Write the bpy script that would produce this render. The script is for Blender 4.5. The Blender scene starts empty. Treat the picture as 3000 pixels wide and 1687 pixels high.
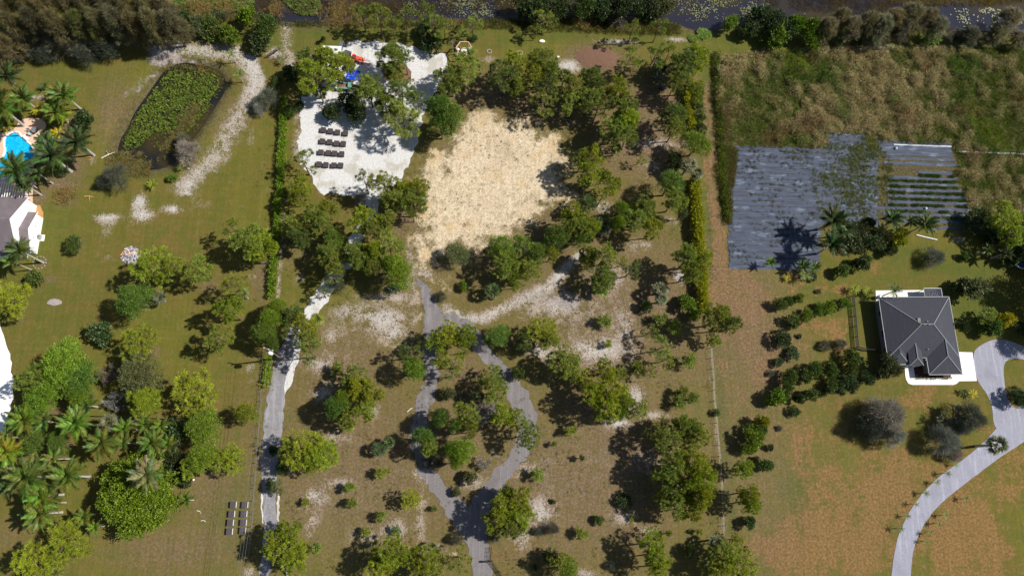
import bpy, bmesh, math, random
import numpy as np
from mathutils import Vector, Matrix, noise as mnoise

# ------------------------------------------------------------------ camera, light, exposure
SC = bpy.context.scene
COL = SC.collection
FPX, CX, CY, CAMH = 2150.0, 1500.0, 843.5, 135.0          # focal length and centre in photo pixels, flying height
NAD = (-150.0, -550.0)                                     # where straight down lies (right, up of the picture centre)
dwn = np.array([NAD[0], NAD[1], -FPX]); dwn /= np.linalg.norm(dwn)
yv = (FPX * FPX - 34 * -NAD[0]) / -NAD[1]
nn = np.array([34.0, yv, -FPX]); nn /= np.linalg.norm(nn)
uu = -dwn
ee = np.cross(nn, uu)
RM = np.array([ee, nn, uu])
cam = bpy.data.cameras.new('camera'); camo = bpy.data.objects.new('camera', cam); COL.objects.link(camo)
m4 = Matrix.Identity(4)
for i in range(3):
    for j in range(3):
        m4[i][j] = RM[i][j]
m4[2][3] = CAMH
camo.matrix_world = m4
cam.sensor_width = 36.0; cam.lens = FPX / 3000.0 * 36.0; cam.clip_end = 6000.0; cam.clip_start = 0.5
SC.camera = camo

SUN_EL, SUN_AZ = 49.0, 82.5                                # azimuth from +Y towards +X
world = bpy.data.worlds.new("World"); SC.world = world; world.use_nodes = True
wn = world.node_tree; bg = wn.nodes['Background']
sky = wn.nodes.new('ShaderNodeTexSky'); sky.sky_type = 'NISHITA'; sky.sun_disc = False
sky.sun_elevation = math.radians(SUN_EL); sky.sun_rotation = math.radians(SUN_AZ)
wn.links.new(sky.outputs[0], bg.inputs[0]); bg.inputs[1].default_value = 0.062
sl = bpy.data.lights.new('sun', 'SUN'); sl.energy = 4.6; sl.angle = math.radians(0.55); sl.color = (1.0, 0.955, 0.88)
so = bpy.data.objects.new('sun', sl); COL.objects.link(so)
ce, se_ = math.cos(math.radians(SUN_EL)), math.sin(math.radians(SUN_EL))
SUNV = Vector((ce * math.sin(math.radians(SUN_AZ)), ce * math.cos(math.radians(SUN_AZ)), se_))
so.rotation_euler = (-SUNV).to_track_quat('-Z', 'Y').to_euler(); so.location = (60, 10, 150)
SC.view_settings.view_transform = 'Standard'; SC.view_settings.look = 'None'
SC.view_settings.exposure = 0.45; SC.view_settings.gamma = 1.0; SC.view_settings.use_curve_mapping = False
SC.render.engine = 'CYCLES'
SC.cycles.max_bounces = 4; SC.cycles.diffuse_bounces = 2; SC.cycles.glossy_bounces = 2
SC.cycles.transmission_bounces = 2; SC.cycles.transparent_max_bounces = 4

# ------------------------------------------------------------------ photo pixel -> place on the ground (or at height z)
def G(px, py, z=0.0):
    d = RM @ np.array([(px - CX) / FPX, -(py - CY) / FPX, -1.0])
    t = (z - CAMH) / d[2]
    return (float(d[0] * t), float(d[1] * t), float(z))
def N(c, r, zx, zy):                                      # survey tile + offset -> photo pixel
    if r < 2: return c * 750 + zx / 2.5787, r * 562 + zy / 2.5787
    return c * 750 + zx / 2.5733, 1124 + zy / 2.5733
def T(c, r, zx, zy, z=0.0):
    return G(*N(c, r, zx, zy), z)
def mpp(px, py, z=0.0):                                   # metres per photo pixel there
    a = G(px, py, z); b = G(px + 10, py, z)
    return math.dist(a, b) / 10
RNG = np.random.default_rng(7)
random.seed(7)

# ------------------------------------------------------------------ materials
MATS = {}
def new_mat(name):
    m = bpy.data.materials.new(name); m.use_nodes = True
    nt = m.node_tree; nt.nodes.clear()
    out = nt.nodes.new('ShaderNodeOutputMaterial')
    MATS[name] = m
    return m, nt, out
def nd(nt, t, **kw):
    n = nt.nodes.new(t)
    for k, v in kw.items(): setattr(n, k, v)
    return n
def mixc(nt, fac, a, b, mode='MIX'):
    n = nt.nodes.new('ShaderNodeMix'); n.data_type = 'RGBA'; n.blend_type = mode
    for sock, v in ((n.inputs[0], fac), (n.inputs[6], a), (n.inputs[7], b)):
        if isinstance(v, (int, float)): sock.default_value = v
        elif isinstance(v, tuple): sock.default_value = (*v, 1) if len(v) == 3 else v
        else: nt.links.new(v, sock)
    return n.outputs[2]
def mth(nt, op, a, b=0.0, c=0.0, clamp=False):
    n = nt.nodes.new('ShaderNodeMath'); n.operation = op; n.use_clamp = clamp
    for s, v in zip(n.inputs, (a, b, c)):
        if isinstance(v, (int, float)): s.default_value = v
        else: nt.links.new(v, s)
    return n.outputs[0]
def noise(nt, scale, detail=3, rough=0.55, vec=None, mapscale=None, dist=0.0):
    n = nd(nt, 'ShaderNodeTexNoise'); n.inputs['Scale'].default_value = scale
    n.inputs['Detail'].default_value = detail; n.inputs['Roughness'].default_value = rough
    n.inputs['Distortion'].default_value = dist
    if vec is None:
        vec = nd(nt, 'ShaderNodeNewGeometry').outputs['Position']
    if mapscale:
        mp = nd(nt, 'ShaderNodeMapping'); mp.inputs['Scale'].default_value = mapscale
        nt.links.new(vec, mp.inputs['Vector']); vec = mp.outputs[0]
    nt.links.new(vec, n.inputs['Vector'])
    return n.outputs[0]
def ramp(nt, v, lo, hi):                                   # 0..1 between lo and hi, smooth
    n = nd(nt, 'ShaderNodeMapRange'); n.interpolation_type = 'SMOOTHSTEP'
    for i, x in ((0, v), (1, lo), (2, hi)):
        if isinstance(x, (int, float)): n.inputs[i].default_value = x
        else: nt.links.new(x, n.inputs[i])
    return n.outputs[0]
def principled(nt, out, col, rough=0.8, spec=0.3, metal=0.0, bump=None, bstr=0.3, bdist=0.05):
    p = nd(nt, 'ShaderNodeBsdfPrincipled')
    if isinstance(col, tuple): p.inputs['Base Color'].default_value = (*col, 1)
    else: nt.links.new(col, p.inputs['Base Color'])
    if isinstance(rough, (int, float)): p.inputs['Roughness'].default_value = rough
    else: nt.links.new(rough, p.inputs['Roughness'])
    p.inputs['Specular IOR Level'].default_value = spec
    p.inputs['Metallic'].default_value = metal
    if bump is not None:
        b = nd(nt, 'ShaderNodeBump'); b.inputs['Strength'].default_value = bstr; b.inputs['Distance'].default_value = bdist
        nt.links.new(bump, b.inputs['Height']); nt.links.new(b.outputs[0], p.inputs['Normal'])
    nt.links.new(p.outputs[0], out.inputs[0])
    return p
def simple(name, col, rough=0.7, spec=0.3, metal=0.0, var=0.25, scale=3.0):
    m, nt, out = new_mat(name)
    f = noise(nt, scale, 4, 0.6)
    c = mixc(nt, f, tuple(x * (1 - var) for x in col), tuple(min(1, x * (1 + var)) for x in col))
    principled(nt, out, c, rough, spec, metal, bump=f, bstr=0.2)
    return m
def foliage(name, trans=0.3, var=0.75, warm=(1.14, 1.06, 0.7)):
    """leaf colour = the object's own tint, varied leaf by leaf through the 'tint' attribute"""
    m, nt, out = new_mat(name)
    oi = nd(nt, 'ShaderNodeObjectInfo'); at = nd(nt, 'ShaderNodeAttribute'); at.attribute_name = 'tint'
    k = mth(nt, 'MULTIPLY_ADD', at.outputs['Fac'], var * 2, 1 - var)
    cmb = nd(nt, 'ShaderNodeCombineXYZ')
    for i in range(3): nt.links.new(k, cmb.inputs[i])
    base = mixc(nt, 1.0, oi.outputs['Color'], cmb.outputs[0], 'MULTIPLY')
    hot = mixc(nt, 1.0, base, warm, 'MULTIPLY')
    at2 = nd(nt, 'ShaderNodeAttribute'); at2.attribute_name = 'hue'
    colr = mixc(nt, at2.outputs['Fac'], base, hot)
    d = nd(nt, 'ShaderNodeBsdfDiffuse'); t = nd(nt, 'ShaderNodeBsdfTranslucent'); mx = nd(nt, 'ShaderNodeMixShader')
    nt.links.new(colr, d.inputs[0]); nt.links.new(colr, t.inputs[0]); mx.inputs[0].default_value = trans
    nt.links.new(d.outputs[0], mx.inputs[1]); nt.links.new(t.outputs[0], mx.inputs[2])
    g = nd(nt, 'ShaderNodeBsdfGlossy'); g.inputs['Roughness'].default_value = 0.5; g.inputs[0].default_value = (1, 1, 1, 1)
    m2 = nd(nt, 'ShaderNodeMixShader'); m2.inputs[0].default_value = 0.025
    nt.links.new(mx.outputs[0], m2.inputs[1]); nt.links.new(g.outputs[0], m2.inputs[2])
    nt.links.new(m2.outputs[0], out.inputs[0])
    return m

LEAF = foliage('leaf')
BARK = simple('pine_bark', (0.16, 0.11, 0.08), 0.9, 0.1, scale=6)
PALMBARK = simple('palm_bark', (0.42, 0.39, 0.35), 0.8, 0.2, scale=5)
GREYWOOD = simple('grey_twig', (0.20, 0.185, 0.175), 0.9, 0.1)
WOOD = simple('weathered_wood', (0.17, 0.125, 0.085), 0.85, 0.15, scale=5)
RAW = simple('fresh_timber', (0.55, 0.38, 0.22), 0.75, 0.2, scale=5)
DARKWOOD = simple('dark_crate_wood', (0.055, 0.045, 0.045), 0.75, 0.3, scale=6)
WHITE = simple('white_paint', (0.80, 0.80, 0.79), 0.6, 0.3, var=0.05)
STEEL = simple('galvanised_steel', (0.35, 0.36, 0.38), 0.4, 0.5, 0.6)
BLACKM = simple('black_rubber', (0.02, 0.02, 0.022), 0.7, 0.3)
GLASS = simple('dark_glass', (0.02, 0.025, 0.03), 0.08, 0.6)
CONC = simple('concrete', (0.72, 0.70, 0.65), 0.85, 0.2, var=0.07, scale=1.2)
STUCCO = simple('white_stucco', (0.80, 0.79, 0.77), 0.85, 0.2, var=0.04)
GUTTER = simple('pale_gutter', (0.36, 0.37, 0.38), 0.5, 0.3, var=0.05)

# ------------------------------------------------------------------ mesh helpers
def mesh_arrays(name, v, k, mat, tint=None, hue=None):
    """v: (n,k,3) array, one polygon of k corners each"""
    n = len(v); me = bpy.data.meshes.new(name)
    me.vertices.add(n * k); me.vertices.foreach_set('co', np.ascontiguousarray(v, dtype=np.float32).ravel())
    me.loops.add(n * k); me.loops.foreach_set('vertex_index', np.arange(n * k, dtype=np.int32))
    me.polygons.add(n); me.polygons.foreach_set('loop_start', np.arange(0, n * k, k, dtype=np.int32))
    me.update(calc_edges=True)
    for nm, a in (('tint', tint), ('hue', hue)):
        if a is None: continue
        at = me.attributes.new(nm, 'FLOAT', 'POINT')
        at.data.foreach_set('value', np.repeat(a.astype(np.float32), k))
    if mat: me.materials.append(mat)
    return me
class MB:
    def __init__(s): s.v = []; s.f = []; s.mi = []
    def add(s, vs, fs, mi=0):
        o = len(s.v); s.v += [tuple(p) for p in vs]; s.f += [tuple(i + o for i in f) for f in fs]; s.mi += [mi] * len(fs); return s
    def box(s, c, d, rz=0.0, mi=0, taper=1.0):
        x, y, z = d[0] / 2, d[1] / 2, d[2] / 2; ca, sa = math.cos(rz), math.sin(rz); vs = []
        for sz in (-1, 1):
            t = taper if sz > 0 else 1.0
            for sx, sy in ((-1, -1), (1, -1), (1, 1), (-1, 1)):
                X, Y = sx * x * t, sy * y * t
                vs.append((c[0] + X * ca - Y * sa, c[1] + X * sa + Y * ca, c[2] + sz * z))
        return s.add(vs, [(3, 2, 1, 0), (4, 5, 6, 7), (0, 1, 5, 4), (1, 2, 6, 5), (2, 3, 7, 6), (3, 0, 4, 7)], mi)
    def tube(s, pts, rad, n=6, mi=0, cap=True):
        pts = [Vector(p) for p in pts]
        if isinstance(rad, (int, float)): rad = [rad] * len(pts)
        rings = []
        for i, p in enumerate(pts):
            d = (pts[min(i + 1, len(pts) - 1)] - pts[max(i - 1, 0)])
            if d.length < 1e-9: d = Vector((0, 0, 1))
            d.normalize(); a = d.orthogonal().normalized() if abs(d.z) < 0.99 else Vector((1, 0, 0)); b = d.cross(a).normalized(); a = b.cross(d)
            rings.append([p + (a * math.cos(2 * math.pi * j / n) + b * math.sin(2 * math.pi * j / n)) * rad[i] for j in range(n)])
        vs = [q for r in rings for q in r]; fs = []
        for i in range(len(pts) - 1):
            for j in range(n):
                k = (j + 1) % n; fs.append((i * n + j, i * n + k, (i + 1) * n + k, (i + 1) * n + j))
        if cap: fs += [tuple(range(n))[::-1], tuple((len(pts) - 1) * n + j for j in range(n))]
        return s.add(vs, fs, mi)
    def beam(s, a, b, w, h=None, mi=0):
        a, b = Vector(a), Vector(b); h = h or w; d = (b - a).normalized()
        u = d.cross(Vector((0, 0, 1)));  u = u.normalized() if u.length > 1e-3 else Vector((1, 0, 0)); v = u.cross(d).normalized()
        vs = [p + u * (sx * w / 2) + v * (sy * h / 2) for p in (a, b) for sx, sy in ((-1, -1), (1, -1), (1, 1), (-1, 1))]
        return s.add(vs, [(3, 2, 1, 0), (4, 5, 6, 7), (0, 1, 5, 4), (1, 2, 6, 5), (2, 3, 7, 6), (3, 0, 4, 7)], mi)
    def prism(s, poly, z0, z1, mi=0):
        n = len(poly); vs = [(p[0], p[1], z0) for p in poly] + [(p[0], p[1], z1) for p in poly]
        fs = [tuple(range(n))[::-1], tuple(range(n, 2 * n))] + [(i, (i + 1) % n, n + (i + 1) % n, n + i) for i in range(n)]
        return s.add(vs, fs, mi)
    def mesh(s, name, mats):
        me = bpy.data.meshes.new(name); me.from_pydata(s.v, [], s.f)
        for m in (mats if isinstance(mats, (list, tuple)) else [mats]): me.materials.append(m)
        if any(s.mi): me.polygons.foreach_set('material_index', s.mi)
        bm = bmesh.new(); bm.from_mesh(me); bmesh.ops.recalc_face_normals(bm, faces=bm.faces); bm.to_mesh(me); bm.free()
        me.update(); return me
def link(name, data, parent=None, loc=None, rz=0.0, color=None):
    o = bpy.data.objects.new(name, data); COL.objects.link(o)
    if parent is not None: o.parent = parent
    if loc is not None: o.location = loc
    if rz: o.rotation_euler = (0, 0, rz)
    if color is not None: o.color = (*color, 1)
    return o
def tag(o, label=None, cat=None, group=None, kind=None):
    if label: o['label'] = label
    if cat: o['category'] = cat
    if group: o['group'] = group
    if kind: o['kind'] = kind
    return o
def thing(name, label, cat, loc=(0, 0, 0), rz=0.0, group=None):
    o = link(name, None, None, loc, rz); o.empty_display_size = 0.3
    return tag(o, label, cat, group)
def copy_tree(o, parent=None):
    c = o.copy(); COL.objects.link(c)
    if parent is not None: c.parent = parent
    for ch in list(o.children): copy_tree(ch, c)
    return c

# ------------------------------------------------------------------ polygon / distance helpers (numpy)
def resample(poly, step, closed=True):
    pts = [np.array(p[:2], float) for p in poly]; out = []
    n = len(pts)
    for i in range(n if closed else n - 1):
        a, b = pts[i], pts[(i + 1) % n]; k = max(1, int(np.linalg.norm(b - a) / step))
        for j in range(k): out.append(a + (b - a) * j / k)
    if not closed: out.append(pts[-1])
    return out
def smooth_poly(poly, it=2, closed=True):
    p = [np.array(q[:2], float) for q in poly]
    for _ in range(it):
        q = []; n = len(p)
        if not closed: q.append(p[0])
        for i in range(n if closed else n - 1):
            a, b = p[i], p[(i + 1) % n]; q += [a * .75 + b * .25, a * .25 + b * .75]
        if not closed: q.append(p[-1])
        p = q
    return p
def seg_dist(P, pts, closed=False):
    d = np.full(len(P), 1e9); n = len(pts)
    for i in range(n if closed else n - 1):
        a = np.array(pts[i][:2]); b = np.array(pts[(i + 1) % n][:2]); ab = b - a
        t = np.clip(((P - a) @ ab) / max(ab @ ab, 1e-9), 0, 1)
        d = np.minimum(d, np.hypot(*(P - a - t[:, None] * ab).T))
    return d
def inside(P, pts):
    r = np.zeros(len(P), bool); n = len(pts); x, y = P[:, 0], P[:, 1]
    for i in range(n):
        x1, y1 = pts[i][:2]; x2, y2 = pts[(i + 1) % n][:2]
        if y1 == y2: continue
        c = ((y1 > y) != (y2 > y)) & (x < (x2 - x1) * (y - y1) / (y2 - y1) + x1); r ^= c
    return r
def sdf(P, pts):                                          # positive inside
    d = seg_dist(P, pts, True); return np.where(inside(P, pts), d, -d)
def sstep(x, a, b):
    t = np.clip((x - a) / (b - a), 0, 1); return t * t * (3 - 2 * t)
def fnoise(x, y, s, seed=0.0):
    return mnoise.noise((x * s + seed, y * s - seed, seed * 1.7))
def ragged(poly, step=0.5, amp=0.3, s=0.9, seed=1.0):
    out = []
    for p in resample(poly, step):
        out.append((p[0] + amp * fnoise(p[0], p[1], s, seed) * 1.6 + amp * .6 * fnoise(p[0], p[1], s * 3.1, seed + 4),
                    p[1] + amp * fnoise(p[0], p[1], s, seed + 9) * 1.6 + amp * .6 * fnoise(p[0], p[1], s * 3.1, seed + 14)))
    return out
def sheet(name, poly, z, mat, kind='structure', thick=0.0):
    me = bpy.data.meshes.new(name)
    n = len(poly)
    if thick:
        mb = MB().prism(poly, z - thick, z); me = mb.mesh(name, mat)
    else:
        from mathutils.geometry import tessellate_polygon
        tris = tessellate_polygon([[Vector((p[0], p[1], 0)) for p in poly]])
        me.from_pydata([(p[0], p[1], z) for p in poly], [], [tuple(t) for t in tris])
        me.materials.append(mat); me.update()
        bm = bmesh.new(); bm.from_mesh(me); bmesh.ops.recalc_face_normals(bm, faces=bm.faces)
        if bm.faces and sum(f.normal.z for f in bm.faces) < 0: bmesh.ops.reverse_faces(bm, faces=bm.faces)
        bm.to_mesh(me); bm.free()
    o = link(name, me)
    if kind: o['kind'] = kind
    return o
def ribbon(line, widths, step=0.6, amp=0.25, seed=1.0):
    """outline of a road of varying width along a line of places"""
    pts = [np.array([*p[:2], w]) for p, w in zip(line, widths)]
    for _ in range(2):
        q = [pts[0]]
        for a, b in zip(pts[:-1], pts[1:]): q += [a * .75 + b * .25, a * .25 + b * .75]
        q.append(pts[-1]); pts = q
    L, R = [], []
    for i, p in enumerate(pts):
        d = pts[min(i + 1, len(pts) - 1)][:2] - pts[max(i - 1, 0)][:2]; d /= max(np.linalg.norm(d), 1e-9)
        nrm = np.array([-d[1], d[0]]); L.append(p[:2] + nrm * p[2] / 2); R.append(p[:2] - nrm * p[2] / 2)
    return ragged(L + R[::-1], step, amp, 0.9, seed)
# ================================================================== THE SETTING: water outlines
POND = smooth_poly([T(0, 0, x, y) for x, y in ((1290, 480), (1400, 462), (1540, 480), (1650, 520), (1710, 590), (1705, 680), (1640, 780), (1580, 880), (1500, 1000), (1430, 1080), (1370, 1190), (1250, 1270), (1080, 1290), (930, 1230), (870, 1150), (900, 1040), (960, 950), (1000, 850), (1080, 740), (1150, 640), (1220, 540))], 2)
CANAL = smooth_poly([G(x, y) for x, y in ((505, -260), (500, 10), (560, 27), (640, 34), (750, 52), (830, 62), (920, 70), (1060, 62), (1200, 56), (1330, 62), (1480, 55), (1600, 48), (1800, 50), (1980, 62), (2012, 82), (2045, 88), (2110, 85), (2170, 66), (2300, 50), (2500, 60), (2700, 75), (2790, 85), (2900, 95), (3060, 95), (3400, 110), (3400, -260))], 2)
POOL = smooth_poly([G(0 + x / 9.66, 330 + y / 9.66) for x, y in ((530, 570), (590, 680), (690, 780), (800, 870), (880, 930), (930, 1040), (965, 1150), (960, 1260), (890, 1320), (760, 1350), (560, 1420), (430, 1600), (200, 1850), (-300, 1900), (-420, 1700), (-200, 1500), (20, 1420), (100, 1250), (165, 1130), (160, 980), (135, 830), (160, 700), (260, 620), (400, 570))], 2)
YARD = [T(1, 0, x, y) for x, y in ((650, 350), (700, 325), (900, 305), (1130, 330), (1250, 380), (1440, 425), (1450, 500), (1400, 600), (1350, 720), (1290, 820), (1260, 900), (1220, 1080), (1170, 1200), (1120, 1300), (1060, 1449))] + \
       [T(1, 1, x, y) for x, y in ((945, 30), (925, 110), (905, 180), (850, 260), (810, 340), (800, 420), (735, 560), (650, 640), (600, 700), (560, 800), (520, 850), (400, 980), (330, 1080), (300, 1080), (350, 930), (430, 790), (500, 690), (560, 620), (640, 540), (660, 480), (700, 370), (750, 280), (830, 190), (845, 110), (780, 30), (570, 20), (480, 10))] + \
       [T(1, 0, x, y) for x, y in ((470, 1449), (430, 1350), (340, 1240), (325, 1150), (335, 1000), (335, 860), (350, 740), (420, 700), (520, 620), (560, 500), (600, 430))]
STRAW = [G(x, y) for x, y in ((1405, 330), (1490, 345), (1560, 350), (1640, 385), (1655, 440), (1680, 520), (1675, 580), (1600, 610), (1560, 660), (1480, 715), (1370, 730), (1290, 750), (1240, 715), (1215, 650), (1232, 560), (1250, 480), (1300, 420), (1350, 370))]
WILD = [G(x, y) for x, y in ((2095, 168), (2098, 300), (2115, 420), (2118, 480), (2112, 560), (2130, 640), (2120, 655), (2140, 655), (2148, 560), (2135, 470), (2140, 430), (2300, 436), (2418, 430), (2424, 392), (2535, 390), (2560, 425), (2790, 432), (2805, 500), (2825, 580), (2850, 660), (2900, 700), (3200, 720), (3200, 125), (2900, 142), (2700, 142), (2500, 145), (2250, 152))]

# ------------------------------------------------------------------ ground: one sheet, dense under the picture, coarse to the horizon
def axis(a, b, st, far):
    core = np.arange(a, b + st / 2, st); g = []; d = st; x = b
    while x < far: d *= 1.35; x += d; g.append(x)
    h = []; d = st; x = a
    while x > -far: d *= 1.35; x -= d; h.append(x)
    return np.array(h[::-1] + list(core) + g)
xs = axis(-122, 130, 0.45, 2600); ys = axis(-42, 112, 0.45, 2600)
X, Y = np.meshgrid(xs, ys); P = np.stack([X.ravel(), Y.ravel()], 1); NV = len(P)
CH = {k: np.zeros(NV) for k in ('green', 'dry', 'tan', 'sand', 'straw', 'grey', 'mud')}
def put(ch, w, pts_or_d, soft=2.0, poly=True):
    d = pts_or_d if not poly else None
    if poly:
        pa = np.array([p[:2] for p in pts_or_d]); lo = pa.min(0) - soft - 1; hi = pa.max(0) + soft + 1
        m = ((P > lo) & (P < hi)).all(1); v = np.zeros(NV)
        v[m] = w * sstep(sdf(P[m], [tuple(q) for q in pa]), -soft, soft)
    CH[ch] = np.maximum(CH[ch], v) if w > 0 else CH[ch] * (1 + v)
def ell(ch, w, c, r, zx, zy, rx, ry, soft=None, rot=0.0):
    cx, cy, _ = T(c, r, zx, zy); k = mpp(*N(c, r, zx, zy)) / 2.577; rx *= k; ry *= k
    dx, dy = P[:, 0] - cx, P[:, 1] - cy; ca, sa = math.cos(math.radians(rot)), math.sin(math.radians(rot))
    q = np.sqrt(((dx * ca + dy * sa) / rx) ** 2 + ((-dx * sa + dy * ca) / ry) ** 2)
    v = abs(w) * np.exp(-1.15 * q ** 2.2) * 1.06
    CH[ch] = 1 - (1 - np.clip(CH[ch], 0, 1)) * (1 - np.clip(v, 0, 1) * .98) if w > 0 else CH[ch] * (1 - v)
def stripe(ch, w, pts, width, soft=1.0):
    pa = np.array([p[:2] for p in pts]); lo = pa.min(0) - width - soft - 1; hi = pa.max(0) + width + soft + 1
    m = ((P > lo) & (P < hi)).all(1); v = np.zeros(NV)
    v[m] = abs(w) * (1 - sstep(seg_dist(P[m], [tuple(q) for q in pa]), width / 2 - soft, width / 2 + soft))
    CH[ch] = np.maximum(CH[ch], v) if w > 0 else CH[ch] * (1 - v)
def TL(c, r, *a): return [T(c, r, a[i], a[i + 1]) for i in range(0, len(a), 2)]

# sandy, bare and washed-out places
for a in ((1, 1, 970, 960, 220, 110, .72), (1, 1, 700, 900, 170, 90, .5), (1, 1, 1040, 790, 230, 50, .55), (1, 1, 480, 1300, 170, 90, .58), (1, 1, 1030, 1080, 130, 60, .6),
          (1, 1, 560, 1080, 120, 110, .45), (2, 1, 300, 860, 330, 120, .55), (2, 1, 640, 1200, 290, 120, .72), (2, 1, 860, 1010, 80, 160, .55), (2, 1, 230, 1210, 110, 80, .62), (2, 1, 700, 120, 100, 70, .7),
          (2, 1, 1270, 640, 60, 70, .8), (2, 1, 960, 410, 190, 60, .5), (2, 1, 1200, 220, 90, 50, .5), (2, 1, 760, 640, 160, 120, .5), (2, 0, 430, 500, 140, 70, .85), (2, 0, 780, 320, 200, 35, .72),
          (2, 0, 1100, 1090, 220, 50, .6), (2, 0, 1070, 1290, 110, 90, .5), (2, 0, 1230, 300, 110, 30, .7), (2, 2, 800, 290, 120, 45, .9), (2, 2, 930, 100, 80, 120, .68), (2, 2, 1080, 240, 120, 35, .6),
          (2, 2, 220, 960, 120, 120, .7), (2, 2, 60, 1130, 100, 130, .6), (2, 2, 120, 640, 150, 80, .45), (2, 2, 850, 1000, 100, 60, .6), (2, 2, 1010, 1110, 100, 50, .55), (2, 2, 550, 1430, 140, 40, .6),
          (2, 2, 1000, 600, 130, 80, .45), (1, 2, 500, 70, 100, 90, .72), (1, 2, 880, 200, 60, 90, .5), (1, 2, 260, 650, 60, 50, .5), (1, 2, 630, 760, 120, 60, .5), (1, 2, 430, 850, 120, 90, .6),
          (1, 2, 420, 1040, 60, 110, .5), (1, 2, 1060, 1100, 130, 80, .68), (1, 2, 820, 1140, 120, 80, .45), (1, 2, 620, 400, 120, 60, .5), (1, 2, 1240, 1000, 50, 300, .45), (1, 2, 1360, 1240, 120, 50, .5),
          (1, 2, 1640, 740, 120, 60, .5), (1, 2, 1230, 690, 60, 60, .5), (1, 2, 800, 800, 1000, 700, .20), (2, 2, 600, 700, 900, 700, .22), (2, 1, 700, 900, 800, 600, .26), (1, 1, 900, 1100, 600, 500, .24), (2, 0, 1000, 900, 500, 500, .2), (0, 1, 1050, 70, 70, 90, .93), (0, 1, 1070, 180, 110, 80, .9), (0, 1, 820, 195, 150, 60, .72), (0, 1, 1300, 130, 90, 45, .85), (0, 1, 1400, 10, 70, 30, .7),
          (0, 1, 800, 300, 60, 100, .4), (0, 1, 810, 505, 50, 40, .4), (0, 1, 1500, 90, 120, 80, .38), (0, 1, 1900, 640, 60, 30, .6), (0, 1, 1900, 1330, 60, 120, .5), (0, 2, 1010, 260, 110, 40, .6), (0, 2, 1890, 1420, 80, 60, .6),
          (0, 0, 600, 970, 50, 40, .9), (0, 0, 250, 740, 120, 50, .7), (0, 0, 700, 1210, 40, 50, .6), (0, 0, 1430, 1390, 100, 80, .8), (0, 0, 1900, 1080, 50, 140, .5), (1, 0, 150, 400, 100, 60, .7), (1, 0, 1740, 450, 110, 45, .5),
          (1, 0, 430, 440, 60, 40, .7), (2, 1, 100, 420, 160, 60, .6), (2, 1, 1600, 640, 40, 100, .2), (1, 1, 330, 640, 60, 140, .3), (1, 1, 1270, 620, 90, 60, .65), (0, 0, 1560, 370, 280, 45, .7)):
    ell('sand', a[6], *a[:6])
stripe('sand', .70, TL(0, 0, 1190, 380, 1400, 370, 1600, 390, 1780, 400) + TL(1, 0, -60, 500, -10, 620, -50, 750), 4.2, 1.6)
stripe('sand', .82, TL(0, 0, 1780, 400, 1900, 470) + TL(1, 0, 15, 600, 5, 700), 3.2, 1.0)
stripe('sand', .66, TL(0, 0, 1900, 750, 1800, 880, 1740, 1000, 1680, 1120, 1560, 1250, 1470, 1340, 1380, 1400), 4.6, 2.2)
stripe('sand', .62, TL(1, 0, 215, 170, 225, 280, 240, 400, 250, 480), 3.0, 1.2)
stripe('sand', .55, TL(1, 0, 330, 780, 320, 1000, 310, 1180), 2.2, 1.2)
stripe('sand', .60, TL(1, 1, 210, 60, 200, 300, 195, 420, 185, 540, 165, 800), 0.9, .5)
stripe('sand', .52, TL(1, 1, 1140, 420, 1180, 600, 1190, 800, 1200, 1050), 2.6, 1.2)
stripe('sand', .74, TL(1, 1, 1440, 890, 1560, 950, 1700, 960, 1850, 890) + TL(2, 1, 60, 820, 280, 720), 2.7, 1.2)
stripe('sand', .78, TL(2, 1, 280, 720, 370, 620, 440, 540, 530, 470), 2.6, 1.0)
stripe('sand', .50, TL(1, 1, 560, 1100, 830, 1010, 1060, 950), 1.0, .6)
stripe('sand', .45, TL(2, 1, 1425, 150, 1460, 640, 1490, 1200, 1500, 1449), .5, .4)
stripe('sand', .45, TL(2, 2, 1510, 50, 1540, 500, 1580, 1140), .5, .4)
stripe('sand', .70, TL(3, 0, 260, 380, 560, 375, 950, 360), 1.3, .8)
stripe('sand', .45, TL(3, 0, 950, 360, 1400, 350, 1934, 360), 1.1, .8)
stripe('sand', .45, TL(1, 0, 0, 90, 300, 170), 1.2, .8)
put('sand', .6, YARD, 1.6)
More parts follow.
